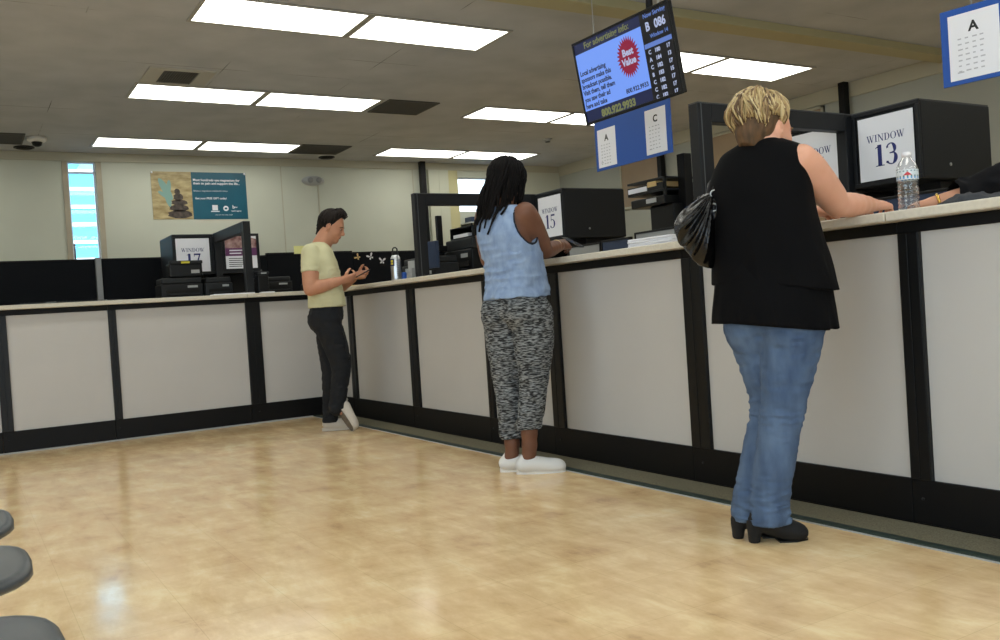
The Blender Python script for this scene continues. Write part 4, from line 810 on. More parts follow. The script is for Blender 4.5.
# ================= the blonde woman at window 14 =================
def blonde():
    o = thing('person', 'blonde short-haired woman in black sleeveless top and blue jeans leaning on the counter', 'person', (-.5, -5.79, 0), PR)
    th = math.radians(47); skin = skinmat('fair_skin', 'd9a084', 'e0aa90'); h = .006
    torso = [(.84, .03, .03, .150, .12), (.92, .025, .03, .165, .145), (1.05, .02, .025, .165, .145), (1.18, .012, .02, .172, .138), (1.30, .006, .02, .178, .125), (1.37, .010, .02, .168, .105), (1.415, .016, .018, .13, .080), (1.44, .022, .018, .07, .055)]
    shR, elR, wrR = (.126, -.082, 1.368), (.305, .080, 1.210), (.500, .235, 1.214)
    shL, elL, wrL = (-.060, .112, 1.362), (.10, .29, 1.213), (.31, .375, 1.214)
    F = headframe((.90, .43, -.17)); hc = (.038, .020, 1.492)
    B = Vol((-.35, -.3, -.01), (.75, .6, 1.72), h)
    B.loft(torso, th, .02, inset=.014)
    B.chain([(.014, .012, 1.35, .062), (.018, .012, 1.40, .055), (.024, .018, 1.44, .054), (.026, .02, 1.48, .055)], .03, 3)
    head(B, hc, F, .98)
    for a, b, c, sd, dr, nn in ((shR, elR, wrR, 1, (.86, .5, .02), (-.2, .3, -1)), (shL, elL, wrL, -1, (.95, .25, .0), (.2, -.3, -1))):
        a_, b_, c_ = map(np.array, (a, b, c)); m1 = a_*.5+b_*.5; m2 = b_*.55+c_*.45
        B.chain([tuple(a_)+(.050,), tuple(m1)+(.050,), tuple(b_)+(.043,)], .03, 3); B.chain([tuple(b_)+(.042,), tuple(m2)+(.042,), tuple(c_)+(.0265,)], .015, 3)
        hand(B, c_, dr, nn, sd, (38, 52, 40), .7, .92)
    hipR, kR, aR = (.080, -.040, .80), (.018, -.028, .455), (-.038, .0, .09)
    hipL, kL, aL = (-.020, .080, .80), (.004, .088, .478), (-.080, .07, .09)
    for hp, kn_, an in ((hipR, kR, aR), (hipL, kL, aL)): B.chain([hp+(.078,), kn_+(.045,), an+(.036,)], .02, 4)
    for a in (aR, aL): B.cone((a[0]-.03, a[1], .07), (a[0]+.09, a[1], .035), .025, .022, .02)
    B.mesh('body', skin, o)
    face_parts(o, hc, F, .98, mat('brow_blonde', '8a6b45'), mat('lip_rose', 'b0695c', .4), mat('eye_white', 'e8e4de', .2), mat('iris_brown', '3a2c20', .2))
    # jeans
    J = Vol((-.3, -.28, .03), (.35, .4, .98), h)
    def leg(hp, kn_, an, sgn):
        w_ = 1.0 if sgn > 0 else .86
        J.chain([(hp[0], hp[1], hp[2], .100), ((hp[0]*.68+kn_[0]*.32), (hp[1]*.68+kn_[1]*.32), .68, .092*(.5+.5*w_)), (kn_[0], kn_[1], kn_[2], .069*w_), ((kn_[0]+an[0])/2-.004*sgn*0, (kn_[1]+an[1])/2, .29, .065), (an[0], an[1], .13, .062), (an[0]+.002, an[1], .065, .066)], .018, 5)
    leg(hipL, kL, aL, -1); leg(hipR, kR, aR, 1)
    bk = np.array((-math.cos(th), -math.sin(th))); lt = np.array((math.sin(th), -math.cos(th)))
    for g in (1, -1): c = np.array((.03, .02))+lt*g*.080+bk*.045; J.ell((c[0], c[1], .80), np.eye(3), (.095, .095, .115), .03)
    J.loft([(.78, .03, .025, .155, .11), (.86, .03, .025, .155, .115), (.90, .03, .025, .14, .105)], th, .04)
    f1 = folds(.006, .05, 11, (1, 1, 2.2)); f2 = folds(.010, .04, 21, (.7, .7, 2.6))
    J.disp(lambda P: f1(P)*np.clip((P[:, 2]-.2)/.3, .35, .8)+f2(P)*(np.clip((.30-P[:, 2])/.18, 0, 1)+.8*np.exp(-((P[:, 2]-.46)/.05)**2)))
    J.cut((0, 0, -1), -.066)
    jm = mat('blue_denim', '3c506f', .85, col2='5b718f', vscale=14, stretch=(1, 1, .35), bump=.25, bscale=500); jo = J.mesh('jeans', jm, o)
    # ankle boots with block heels
    bm = mat('black_suede', '101012', .75, bump=.15, bscale=400)
    for (x, y) in ((-.045, 0), (-.085, .07)):
        V_ = Vol((x-.13, y-.08, -.002), (x+.2, y+.08, .2), .004); ax = (0, 1, 0)
        V_.chain([(x-.010, y, .15, .034), (x-.015, y, .12, .034), (x-.012, y, .09, .039)], .02, 3)
        V_.chain([(x-.032, y, .082, .033), (x+.02, y, .062, .033), (x+.075, y, .036, .031), (x+.118, y, .026, .022)], .02, 4, sq=(ax, 1.15))
        V_.cut((0, 0, -1), -.0045, (x+.02, y-.1, -.1), (x+.3, y+.1, .04))
        V_.chain([(x-.048, y, .068, .030), (x-.052, y, .035, .021), (x-.054, y, .0, .0185)], .008, 3); V_.cut((0, 0, -1), .0)
        b_ = V_.mesh('boot', bm, o)
        MB().poly([(x+.03+.0, y-.030), (x+.09, y-.036), (x+.135, y-.018), (x+.142, y), (x+.135, y+.018), (x+.09, y+.036), (x+.03, y+.030)], 0, .006).build('sole', MT['dk'], b_)
    # black sleeveless top: upper layer and longer under layer
    tm = mat('black_crepe', '050507', .85, spec=.15, bump=.1, bscale=350)
    T = Vol((-.35, -.32, .70), (.42, .4, 1.46), h)
    up = [(.90, .036, .035, .222, .188), (.98, .031, .032, .214, .180), (1.08, .022, .028, .200, .167), (1.18, .010, .024, .190, .150), (1.27, .004, .022, .186, .134), (1.34, .006, .022, .180, .118), (1.39, .014, .018, .166, .100), (1.425, .016, .018, .138, .082), (1.445, .018, .016, .092, .068), (1.455, .018, .016, .07, .06)]
    T.loft(up, th, .0)
    f3 = folds(.006, .10, 31, (1.3, 1.3, .5)); T.disp(lambda P: f3(P)*np.clip((1.36-P[:, 2])/.25, 0, 1.3))
    T.D[...] = np.maximum(T.D, (.925-.055*np.clip(T.ax[0]*3, -.3, 1)[:, None, None])-T.ax[2][None, None, :]+0*T.D)
    T.cone(shR, elR, .060, .05, 0, 's') if 0 else None
    T.cone((.022, .014, 1.425), (.028, .020, 1.52), .052, .062, 0, 's')
    for a, g in ((shR, 1), (shL, -1)):     # armholes
        c = np.array(a)+np.array((lt[0]*g*(.072 if g > 0 else .10), lt[1]*g*(.072 if g > 0 else .10), -.02)); T.ell(c, (np.array((lt[0], lt[1], 0)), np.array((-lt[1], lt[0], 0)), (0, 0, 1)), (.05, .080, .110), 0, 's')
    T.mesh('top', tm, o)
    U = Vol((-.35, -.32, .70), (.42, .4, 1.10), h)
    U.loft([(.745, .028, .028, .216, .206), (.85, .026, .026, .208, .196), (.95, .026, .028, .200, .180), (1.06, .02, .028, .185, .155)], th, 0)
    f4 = folds(.009, .085, 41, (1.6, 1.6, .25)); U.disp(lambda P: f4(P)*np.clip((1.02-P[:, 2])/.2, 0, 1.2))
    U.loft([(.70, .028, .028, .200, .190), (.765, .028, .028, .196, .186), (.775, .028, .028, .15, .13)], th, 0, 's')
    U.D[...] = np.maximum(U.D, (.780-.035*np.clip(U.ax[0]*4, -.6, 1)[:, None, None])-U.ax[2][None, None, :]+0*U.D)
    U.mesh('under_layer', tm, o)
    MB().tube([(.022+.060*math.cos(a), .014+.060*math.sin(a), 1.437) for a in [k*math.pi/12 for k in range(24)]], .0025, 6, closed=True).build('collar_edge', mat('pale_hem', 'c9c3bd'), o)
    # hair: short wedge cut with dark nape
    f_, l_, u_ = [np.array(v) for v in F]; c0 = np.array(hc)+u_*.022-f_*.024
    nape = Vol((-.14, -.12, 1.38), (.16, .16, 1.64), .005)
    nape.ell(c0-u_*.004-f_*.004, F, (.098, .078, .096), .01); nape.cone(c0-f_*.050-u_*.05, c0-f_*.042-u_*.10, .048, .038, .02)
    nape.disp(lambda P: .0022*vnoise(P*np.array((1, 1, .4), np.float32), .008, 51))
    nape.cut(tuple(f_), float(f_@c0)+.030); nape.cut(tuple(-u_-f_*.32), float((-u_-f_*.32)@c0)+.118); nape.cut(tuple(f_*.8-u_*.6), float((f_*.8-u_*.6)@c0)+.046)
    ho = nape.mesh('hair', mat('hair_nape', '44331f', .7, col2='64492f', vscale=60, stretch=(1, 1, .3)), o)
    hm = [mat('hair_blonde', 'b39c6e', .5), mat('hair_light', 'cdb98c', .5), mat('hair_honey', '8f7550', .5), mat('hair_root', '614a33', .55)]
    mb = MB(); rr = random.Random(5); vn_ = lambda a, q: math.sin(q*a*2+1)*.6+math.sin(q*a*5)*.4
    for i in range(1250):
        az = rr.uniform(-math.pi, math.pi); A = abs(az)          # 0 = forehead
        back = A > 1.95; side = 1.0 < A <= 1.95
        if back: pe = rr.uniform(82, 96)+8*math.sin(3.1*az)+(rr.random() < .15)*8
        elif side: pe = (rr.uniform(74, 84) if az < 0 else rr.uniform(82, 92)) if A > 1.35 else rr.uniform(86, 98)
        else: pe = rr.uniform(52, 68)
        pe = math.radians(pe); p0 = math.radians(rr.uniform(2, 40 if rr.random() < .55 else 64)); sw = rr.uniform(-.30, .30)+(.22 if az > 0 else -.22)*(A > .5)*-1
        lift = rr.uniform(.004, .030)+(.014 if A > 2.2 else 0)-(.004 if A < 1 else 0); ph_ = rr.uniform(0, 6); wv = rr.uniform(.03, .11)
        pts = []; rad = []; m_ = 8; thick = rr.choice((.0030, .0036, .0048, .0062))
        for j in range(m_):
            t = j/(m_-1); po = p0+(pe-p0)*t; a = az+sw*(1-t)*-1+wv*math.sin(5*t+ph_)
            e = 1+(lift*math.sin(math.pi*min(1, t*.9+.1))+.004)/.09+(.07*t*t if back else .015*t)
            d = f_*math.cos(a)*math.sin(po)*.091+l_*math.sin(a)*math.sin(po)*.076+u_*math.cos(po)*.091
            pts.append(c0+d*e-(u_*.012*t if back else 0)); rad.append(thick*(1-.75*t**2)+.0006)
        k = rr.random()+.25*vn_(az, 3); mi = (0 if k < .36 else 1 if k < .60 else 2 if k < .82 else 3)
        mb.tube(pts, rad, 5, mi)
    mb.build('hair_locks', hm, ho)
    return o
blonde()
b = thing('handbag', 'black shiny leather shoulder bag hanging behind the blonde woman', 'handbag', (-.5, -5.79, 0), PR)
V_ = Vol((-.42, -.12, .96), (.02, .32, 1.40), .005)
V_.chain([(-.163, .08, 1.262, .014), (-.185, .08, 1.225, .036), (-.222, .085, 1.165, .058), (-.212, .08, 1.10, .050), (-.180, .07, 1.035, .020)], .03, 4, sq=((.2, 1, 0), 1.5)); V_.cone((-.25, .10, 1.155), (-.21, .10, 1.13), .040, .045, .03)
def gather(P):      # leather gathered towards the strap ring
    a = np.arctan2(P[:, 0]+.158, -(P[:, 2]-1.29)); d = np.sqrt((P[:, 0]+.158)**2+(P[:, 2]-1.29)**2); q = np.stack([a*2.6, d*1.6, P[:, 1]*4], -1).astype(np.float32)
    return .011*(np.abs(vnoise(q, .42, 61))*1.7-.5)*np.clip(d/.06, .2, 1)
V_.disp(gather)
V_.mesh('bag_body', mat('shiny_black_leather', '070708', .27, spec=.5, bump=.12, bscale=60), b)
MB().tube([(-.165, .07, 1.265), (-.155, .045, 1.30), (-.122, .030, 1.355), (-.080, .030, 1.41), (-.040, .045, 1.452), (-.025, .08, 1.472), (-.030, .13, 1.462), (-.075, .19, 1.40), (-.14, .18, 1.33), (-.165, .12, 1.265)], .0065, 8).build('strap', mat('strap_leather', '1a1a1c', .4), b)
for p_ in ((-.160, .045, 1.275), (-.170, .03, 1.225)): MB().tube([(p_[0]+.014*math.cos(a), p_[1]-.012, p_[2]+.014*math.sin(a)) for a in [k*math.pi/6 for k in range(12)]], .0028, 6, closed=True).build('ring', MT['steel'], b)

# ================= the woman with dreadlocks at window 15 =================
def dread():
    o = thing('person', 'woman with dreadlocks in light blue tank top and grey marled joggers at the counter', 'person', (-.4, -3.95, 0), PR)
    th = math.radians(48); skin = skinmat('brown_skin', '6e4a38', '7b5441'); h = .006
    lt = np.array((math.sin(th), -math.cos(th))); bk = np.array((-math.cos(th), -math.sin(th)))
    torso = [(.90, -.01, .045, .14, .11), (.94, -.01, .045, .16, .13), (1.0, -.008, .045, .165, .14), (1.10, -.010, .045, .15, .13), (1.22, -.03, .045, .155, .125), (1.32, -.045, .05, .165, .12), (1.40, -.048, .055, .16, .10), (1.44, -.046, .058, .12, .075), (1.475, -.04, .062, .06, .05)]
    shR, elR, wrR = (.065, -.045, 1.405), (.165, .125, 1.205), (.275, .315, 1.245)
    shL, elL, wrL = (-.150, .150, 1.42), (-.150, .30, 1.185), (.08, .42, 1.235)
    F = headframe((.66, .75, -.28)); hc = (-.012, .09, 1.592)
    B = Vol((-.35, -.25, -.01), (.5, .65, 1.76), h)
    B.loft(torso, th, .02, inset=.014)
    B.chain([(-.042, .055, 1.41, .06), (-.040, .058, 1.47, .05), (-.028, .07, 1.53, .05)], .03, 3); head(B, hc, F, .98)
    for a, b, c, sd, dr, nn in ((shR, elR, wrR, 1, (.5, .85, .10), (-.6, .35, -.6)), (shL, elL, wrL, -1, (.85, .5, .1), (.3, -.4, -.8))):
        a_, b_, c_ = map(np.array, (a, b, c)); m1 = a_*.5+b_*.5; m2 = b_*.6+c_*.4
        B.chain([tuple(a_)+(.060,), tuple(m1)+(.054,), tuple(b_)+(.042,)], .03, 3); B.chain([tuple(b_)+(.042,), tuple(m2)+(.040,), tuple(c_)+(.026,)], .015, 3)
        hand(B, c_, dr, nn, sd, (30, 42, 32), .7, .95)
    hipR, kR, aR = (.070, -.015, .86), (.064, -.015, .52), (.005, -.02, .09); hipL, kL, aL = (-.085, .095, .86), (-.080, .080, .51), (-.085, .07, .09)
    for hp, kn_, an in ((hipR, kR, aR), (hipL, kL, aL)):
        B.chain([hp+(.078,), kn_+(.048,), (an[0]*.7+kn_[0]*.3, an[1], .34, .047), an+(.035,)], .02, 4); B.cone((an[0]-.03, an[1], .05), (an[0]+.10, an[1], .035), .028, .024, .02); B.cone((an[0]-.04, an[1], .05), (an[0]-.005, an[1], .10), .027, .033, .02)
    B.mesh('body', skin, o)
    face_parts(o, hc, F, .98, mat('brow_black', '15100e'), mat('lip_plum', '6a3c38', .4), mat('eye_white_b', 'e2ded6', .2), mat('iris_dark', '1d1410', .2))
    J = Vol((-.32, -.28, .15), (.34, .42, 1.10), h)
    for hp, kn_, an, zc in ((hipL, kL, aL, .185), (hipR, kR, aR, .245)):
        J.chain([(hp[0], hp[1], hp[2], .108), (hp[0]*.55+kn_[0]*.45, hp[1]*.55+kn_[1]*.45, .70, .100), (kn_[0]-.008, kn_[1], kn_[2], .073), ((kn_[0]+an[0])/2+.0, (kn_[1]+an[1])/2, .36, .063), (an[0]*.85+kn_[0]*.15, an[1], zc+.03, .056), (an[0]*.9+kn_[0]*.1, an[1], zc, .056)], .02, 5)
        J.cut((0, 0, -1), -zc+.002, (an[0]-.1, an[1]-.075, 0), (an[0]+.12, an[1]+(.032 if an is aR else .09), zc+.02))
    for g in (1, -1): c = np.array((-.012, .04))+lt*g*.08+bk*.06; J.ell((c[0], c[1], .885), np.eye(3), (.098, .098, .105), .03)
    J.loft([(.86, -.01, .045, .178, .138), (.95, -.006, .043, .158, .138), (1.02, -.004, .045, .148, .128), (1.045, -.004, .045, .146, .126)], th, .04)
    f1 = folds(.007, .055, 71, (1, 1, 2)); f2 = folds(.008, .04, 75, (.6, .6, 3)); J.disp(lambda P: f1(P)*.7+f2(P)*(np.clip((.42-P[:, 2])/.2, 0, 1)+.5*np.exp(-((P[:, 2]-.52)/.05)**2)))
    J.cut((0, 0, -1), -.185)
    pm = weave('marled_knit', '1a1c1f', '8c9092', .8, .8, 4.5, 44); jo = J.mesh('joggers', pm, o)
    for an, zc, rr_ in ((aL, .188, .053), (aR, .248, .053)):
        x, y = an[0]*.88+.006, an[1]; MB().lathe([(rr_-.006, 0), (rr_+.001, .002), (rr_+.004, .018), (rr_+.001, .036), (rr_-.006, .038)], c=(x, y, zc-.003), n=28).build('cuff', pm, jo)
    T = Vol((-.33, -.25, .92), (.30, .38, 1.50), h)
    T.loft([(.955, .0, .037, .172, .182), (1.00, -.002, .041, .168, .165), (1.06, -.004, .045, .165, .152), (1.14, -.010, .045, .165, .146), (1.24, -.030, .045, .170, .140), (1.33, -.044, .05, .172, .130), (1.39, -.048, .055, .160, .108), (1.43, -.046, .057, .130, .088), (1.46, -.044, .06, .085, .068)], th, 0)
    f3 = folds(.009, .08, 81, (1, 1, 2.0)); T.disp(lambda P: f3(P)*np.clip((1.40-P[:, 2])/.15, 0, 1)*np.where(P[:, 2] < 1.2, 1.2, .6))
    T.cone((-.042, .058, 1.44), (-.038, .066, 1.56), .060, .085, 0, 's'); T.ell((-.03, .085, 1.46), np.eye(3), (.07, .07, .05), 0, 's')
    cen = np.array((-.048, .055)); T0 = T.D.copy(); E_ = Vol(T.lo, T.lo+T.h*(T.n-1), h); E_.D = np.full(T.n, .5, np.float32)
    for a, g in ((shR, 1), (shL, -1)):
        c = np.array((cen[0]+lt[0]*g*.168, cen[1]+lt[1]*g*.168, 1.360)); q_ = (c, (np.array((lt[0], lt[1], 0)), np.array((-lt[1], lt[0], 0)), (0, 0, 1)), (.066, .082, .125)); T.ell(*q_, 0, 's'); E_.ell(*q_, 0)
    E_.D = np.maximum(np.maximum(T0-.003, -(T0+.010)), np.abs(E_.D-.004)-.0055)
    tm = mat('light_blue_jersey', '7d93b6', .9, col2='93a8c6', vscale=30, stretch=(1, 1, .5), bump=.15, bscale=500); to = T.mesh('tank_top', tm, o)
    E_.mesh('armhole_binding', mat('navy_binding', '141a28', .8), to)
    # canvas sneakers
    sh_m = mat('white_canvas', 'dcdcda', .8, bump=.1, bscale=400); rub = mat('white_rubber', 'e6e5e0', .5)
    for (x, y, dx) in ((aR[0], aR[1], 0), (aL[0], aL[1]+.005, 0)):
        V_ = Vol((x-.12, y-.08, -.002), (x+.23, y+.08, .13), .004); s_ = ((0, 1, 0), 1.2)
        V_.chain([(x-.048, y, .045, .031), (x+.01, y, .048, .034), (x+.07, y, .040, .034), (x+.13, y, .034, .032), (x+.165, y, .030, .026)], .02, 4, sq=s_); V_.cone((x-.045, y, .055), (x-.02, y, .088), .028, .030, .015); V_.cone((x+.005, y, .06), (x+.06, y, .05), .034, .03, .02)
        V_.cone((x-.006, y, .085), (x-.010, y, .14), .030, .038, 0, 's'); V_.cut((0, 0, -1), -.012)
        so = V_.mesh('sneaker', sh_m, o)
        ol = []
        for k in range(32):
            a = 2*math.pi*k/32; ca, sa = math.cos(a), math.sin(a); L1 = .134; w1 = .038+.008*ca-.006*(ca < -.3)
            ol.append((x+.058+L1*abs(ca)**.8*(1 if ca > 0 else -1), y+w1*abs(sa)**.75*(1 if sa > 0 else -1)))
        MB().poly(ol, 0, .022).build('rubber_sole', rub, so, .003)
        la = MB()
        for k in range(5): xx = x+.048+k*.014; la.tube([(xx, y-.022, .078-k*.0035), (xx+.004, y, .086-k*.0035), (xx, y+.022, .078-k*.0035)], .0022, 6)
        la.tube([(x+.045, y, .088), (x+.03, y-.02, .094), (x+.05, y-.032, .086)], .002, 6).build('lace', rub, so)
        MB().box(x+.012, x+.034, y-.0475, y-.043, .038, .05).build('side_patch', MT['dblue'], so, .002)
    MB().tube([(wrR[0]-.035+.034*math.cos(a)*.86, wrR[1]-.055-.034*math.cos(a)*.5, wrR[2]-.008+.034*math.sin(a)) for a in [k*math.pi/9 for k in range(18)]], .0035, 6, closed=True).build('bracelet', mat('pale_bracelet', 'c9b58c', .4), o)
    # dreadlocks
    f_, l_, u_ = [np.array(v) for v in F]; c0 = np.array(hc)+u_*.022-f_*.012; hv = Vol((-.16, -.08, 1.46), (.14, .25, 1.76), .005)
    hv.ell(c0+u_*.004-f_*.01, F, (.100, .087, .106), .01); hv.cone(c0-f_*.06-u_*.03, c0-f_*.055-u_*.09, .055, .05, .02)
    hv.cut(tuple(f_*.9-u_*.45), float((f_*.9-u_*.45)@c0)+.052); ho = hv.mesh('hair', mat('hair_black', '0a0808', .8, spec=.2, bump=.4, bscale=120), o)
    mb = MB(); rr = random.Random(9); R = np.array([(z, x, y, a, b) for z, x, y, a, b in torso])
    def push(p):
        z = p[2]
        if z > 1.46 or z < .95: return p
        cx, cy, a, b_ = [float(hermite(R[:, 0], R[:, j], np.array([z]))[0]) for j in range(1, 5)]; a += .022; b_ += .022
        x, y = p[0]-cx, p[1]-cy; l = x*lt[0]+y*lt[1]; d = -(x*bk[0]+y*bk[1]); q = math.sqrt((l/a)**2+(d/b_)**2)
        if q < 1: p = np.array((cx+x/q, cy+y/q, z))
        return p
    for i in range(150):
        az = rr.uniform(-math.pi, math.pi); back = abs(az) > 1.35
        if not back and rr.random() < .35: continue
        p0 = math.radians(rr.uniform(4, 60)); pe = math.radians(rr.uniform(86, 104)); pts = []; 
        for j in range(7):
            t = j/6; po = p0+(pe-p0)*t; a = az+.1*math.sin(3*t+i)
            d = f_*math.cos(a)*math.sin(po)*.108+l_*math.sin(a)*math.sin(po)*.092+u_*math.cos(po)*.112; pts.append(c0-f_*.006+d*(1+.02*rr.random()+.07*math.sin(math.pi*t)))
        p = pts[-1].copy(); w_ = (p-c0); w_[2] = 0; w_ = nrm(w_)
        # the mass falls over the upper back and to her left
        lef = -lt; ln = rr.uniform(.10, .17) if not back else rr.uniform(.16, .27); tgt = np.array((lef[0]*.05, lef[1]*.05, 0))+np.array((bk[0], bk[1], 0))*.05
        if rr.random() < .3: ln += .05
        n_ = 8
        for j in range(1, n_):
            t = j/(n_-1); q = p+np.array((0, 0, -ln*t))+tgt*t*(1.0 if back else .8)+w_*.008*math.sin(math.pi*t)+.006*np.array((math.sin(5*t+i), math.cos(4*t+2*i), 0))
            q = push(q); sa, sb = np.array(shR), np.array(elR); tt = np.clip(((q-sa)@(sb-sa))/((sb-sa)@(sb-sa)), -.2, 1)
            if np.linalg.norm(q-sa-(sb-sa)*tt) < .078: break
            pts.append(q)
        rb = rr.uniform(.0062, .0088); mb.tube(pts, [rb*(1+.12*math.sin(j*2.1+i))*(1 if j < len(pts)-2 else .72) for j in range(len(pts))], 7)
    mb.build('dreadlocks', mat('dread_black', '0c0909', .8, spec=.2, bump=.5, bscale=220), ho)
    return o
dread()
ph = thing('smartphone', 'phone held by the woman with dreadlocks', 'phone', (-.4, -3.95, 0), PR)
Xp = Matrix.Translation((.345, .40, 1.262)) @ Matrix.Rotation(.9, 4, 'Z') @ Matrix.Rotation(.5, 4, 'X')
MB().box(-.035, .035, -.07, .07, -.004, .004, X=Xp).build('case', MT['dk'], ph, .003); MB().box(-.032, .032, -.064, .064, .004, .0046, X=Xp).build('screen', mat('phone_glass', '1a2a38', .1), ph)

# ================= the man in the corner =================
def man():
    o = thing('person', 'man in pale yellow t-shirt and dark jeans looking down at his phone', 'person', (-.45, -1.25, 0), PR)
    th = math.radians(14); skin = skinmat('tan_skin', 'b98468', 'c48f72'); h = .007
    lt = np.array((math.sin(th), -math.cos(th))); bk = np.array((-math.cos(th), -math.sin(th)))
    torso = [(.90, -.04, -.02, .13, .10), (.96, -.04, -.02, .155, .12), (1.04, -.035, -.02, .158, .125), (1.14, -.045, -.02, .165, .125), (1.28, -.065, -.018, .185, .13), (1.39, -.080, -.015, .19, .118), (1.45, -.078, -.012, .15, .09), (1.485, -.066, -.01, .08, .065), (1.505, -.055, -.01, .055, .055)]
    shR, elR, wrR = (-.105, -.175, 1.410), (-.115, -.235, 1.135), (.125, -.165, 1.195)
    shL, elL, wrL = (-.060, .155, 1.420), (.0, .225, 1.14), (.19, .12, 1.235)
    F = headframe((.93, .0, -.42)); hc = (.040, .0, 1.638)
    B = Vol((-.35, -.4, -.01), (.5, .42, 1.82), h)
    B.loft(torso, th, .02, inset=.014)
    B.chain([(-.068, -.01, 1.44, .066), (-.048, -.008, 1.49, .060), (-.015, -.003, 1.545, .057), (.01, 0, 1.59, .057)], .03, 3); head(B, hc, F, 1.02, True)
    for a, b, c, sd, dr, nn in ((shR, elR, wrR, 1, (.86, .48, .12), (-.2, .55, .5)), (shL, elL, wrL, -1, (.93, -.3, .05), (.1, -.75, .45))):
        a_, b_, c_ = map(np.array, (a, b, c)); m1 = a_*.5+b_*.5; m2 = b_*.62+c_*.38
        B.chain([tuple(a_)+(.064,), tuple(m1)+(.058,), tuple(b_)+(.046,)], .03, 3); B.chain([tuple(b_)+(.045,), tuple(m2)+(.047,), tuple(c_)+(.029,)], .015, 3)
        hand(B, c_, dr, nn, sd, (32, 48, 36), .8, 1.0)
    # standing left leg, right leg crossed over with the toe down
    hipL, kL, aL = (-.055, .065, .90), (-.050, .035, .50), (-.085, .06, .09); hipR, kR, aR = (-.035, -.095, .90), (.055, -.085, .53), (.000, -.095, .215)
    B.chain([hipL+(.09,), kL+(.055,), aL+(.038,)], .02, 4); B.chain([hipR+(.09,), kR+(.055,), aR+(.038,)], .02, 4); B.cone(aL, (aL[0]+.12, aL[1]+.02, .04), .035, .024, .02); B.cone(aR, (.03, -.115, .17), .036, .03, .02)
    B.mesh('body', skin, o)
    face_parts(o, hc, F, 1.02, mat('brow_dark', '241a14'), mat('lip_tan', 'a0685a', .4), mat('eye_white_c', 'e6e2da', .2), mat('iris_c', '2a1f18', .2))
    J = Vol((-.3, -.3, .05), (.3, .3, 1.04), h)
    J.chain([hipL+(.100,), (-.052, .05, .70, .088), kL+(.068,), (-.065, .045, .32, .060), (-.085, .06, .12, .054), (-.086, .06, .075, .055)], .02, 5)
    J.chain([hipR+(.102,), (.02, -.09, .70, .090), kR+(.070,), (.035, -.09, .38, .062), (.006, -.097, .22, .055), (.006, -.099, .195, .053)], .02, 5)
    for g in (1, -1): c = np.array((-.045, -.02))+lt*g*.075+bk*.055; J.ell((c[0], c[1], .90), np.eye(3), (.092, .092, .105), .03)
    J.loft([(.90, -.04, -.02, .165, .125), (.98, -.038, -.02, .160, .127), (1.02, -.036, -.02, .158, .127)], th, .04)
    f1 = folds(.006, .05, 91, (1, 1, 2)); J.disp(lambda P: f1(P)*.9); J.cut((0, 0, -1), -.07)
    jo = J.mesh('jeans', mat('black_denim', '15181d', .88, bump=.2, bscale=500), o)
    MB().tube([(.10, -.15, .80), (.125, -.16, .72), (.12, -.165, .64), (.15, -.16, .60), (.13, -.165, .57)], .006, 7).build('hanging_strap', MT['dk'], o)
    T = Vol((-.36, -.38, .95), (.2, .36, 1.55), h)
    T.loft([(.985, -.036, -.02, .172, .146), (1.06, -.036, -.02, .170, .142), (1.15, -.046, -.02, .178, .140), (1.28, -.066, -.018, .196, .144), (1.39, -.082, -.015, .200, .132), (1.45, -.080, -.012, .165, .106), (1.485, -.070, -.01, .105, .082), (1.51, -.060, -.01, .075, .070)], th, 0)
    for a, b in ((shR, elR), (shL, elL)):
        a_, b_ = np.array(a), np.array(b); m_ = a_+(b_-a_)*.52; S_ = nrm(b_-a_); Q = Vol(T.lo, T.lo+T.h*(T.n-1), h); Q.D = np.full(T.n, .5, np.float32)
        Q.cone(a_-S_*.01, m_+S_*.03, .074, .071, 0); Q.cut(tuple(S_), float(S_@m_)); hh = np.clip(.5+.5*(Q.D-T.D)/.02, 0, 1); T.D = Q.D*(1-hh)+T.D*hh-.02*hh*(1-hh)
    f3 = folds(.008, .075, 101, (1, 1, 1.6)); T.disp(lambda P: f3(P)*np.clip((1.43-P[:, 2])/.15, 0, 1))
    T.cone((-.055, -.01, 1.485), (-.02, 0, 1.58), .066, .075, 0, 's')
    T.cut((0, 0, -1), -.992)
    ym = mat('pale_yellow_jersey', 'c6c39c', .9, col2='d0cda8', vscale=8, bump=.12, bscale=450); to = T.mesh('t_shirt', ym, o)
    for k, (z, w_) in enumerate(((1.30, .05), (1.285, .035), (1.27, .045))): MB().tube([(.058+(1.30-z)*.2, -.07, z), (.068+(1.30-z)*.2, -.04, z), (.072+(1.30-z)*.2, -.0, z+.003)], .004, 6).build('printed_mark', MT['dblue'], to)
    MB().tube([(-.058+.070*math.cos(a)*1.0, -.01+.070*math.sin(a), 1.488-.020*math.cos(a)) for a in [k*math.pi/12 for k in range(24)]], .005, 7, closed=True).build('neck_rib', ym, to)
    # shoes
    wm = mat('off_white_canvas', 'c9c2b6', .8); sol = mat('worn_sole', '6f675c', .8, var=.2, vscale=50)
    def shoe(X, nm_lab):
        V_ = Vol((-.07, -.07, -.01), (.26, .07, .13), .005); s_ = ((0, 1, 0), 1.2)
        V_.chain([(0, 0, .05, .033), (.06, 0, .05, .035), (.12, 0, .042, .036), (.18, 0, .036, .035), (.22, 0, .032, .028)], .02, 4, sq=s_); V_.cone((0, 0, .06), (.02, 0, .095), .03, .032, .015); V_.cone((.05, 0, .065), (.11, 0, .052), .036, .032, .02)
        V_.cone((.03, 0, .09), (.03, 0, .15), .030, .038, 0, 's'); V_.cut((0, 0, -1), -.014); q = V_.mesh('shoe', wm, o); q.matrix_local = X
        ol = []
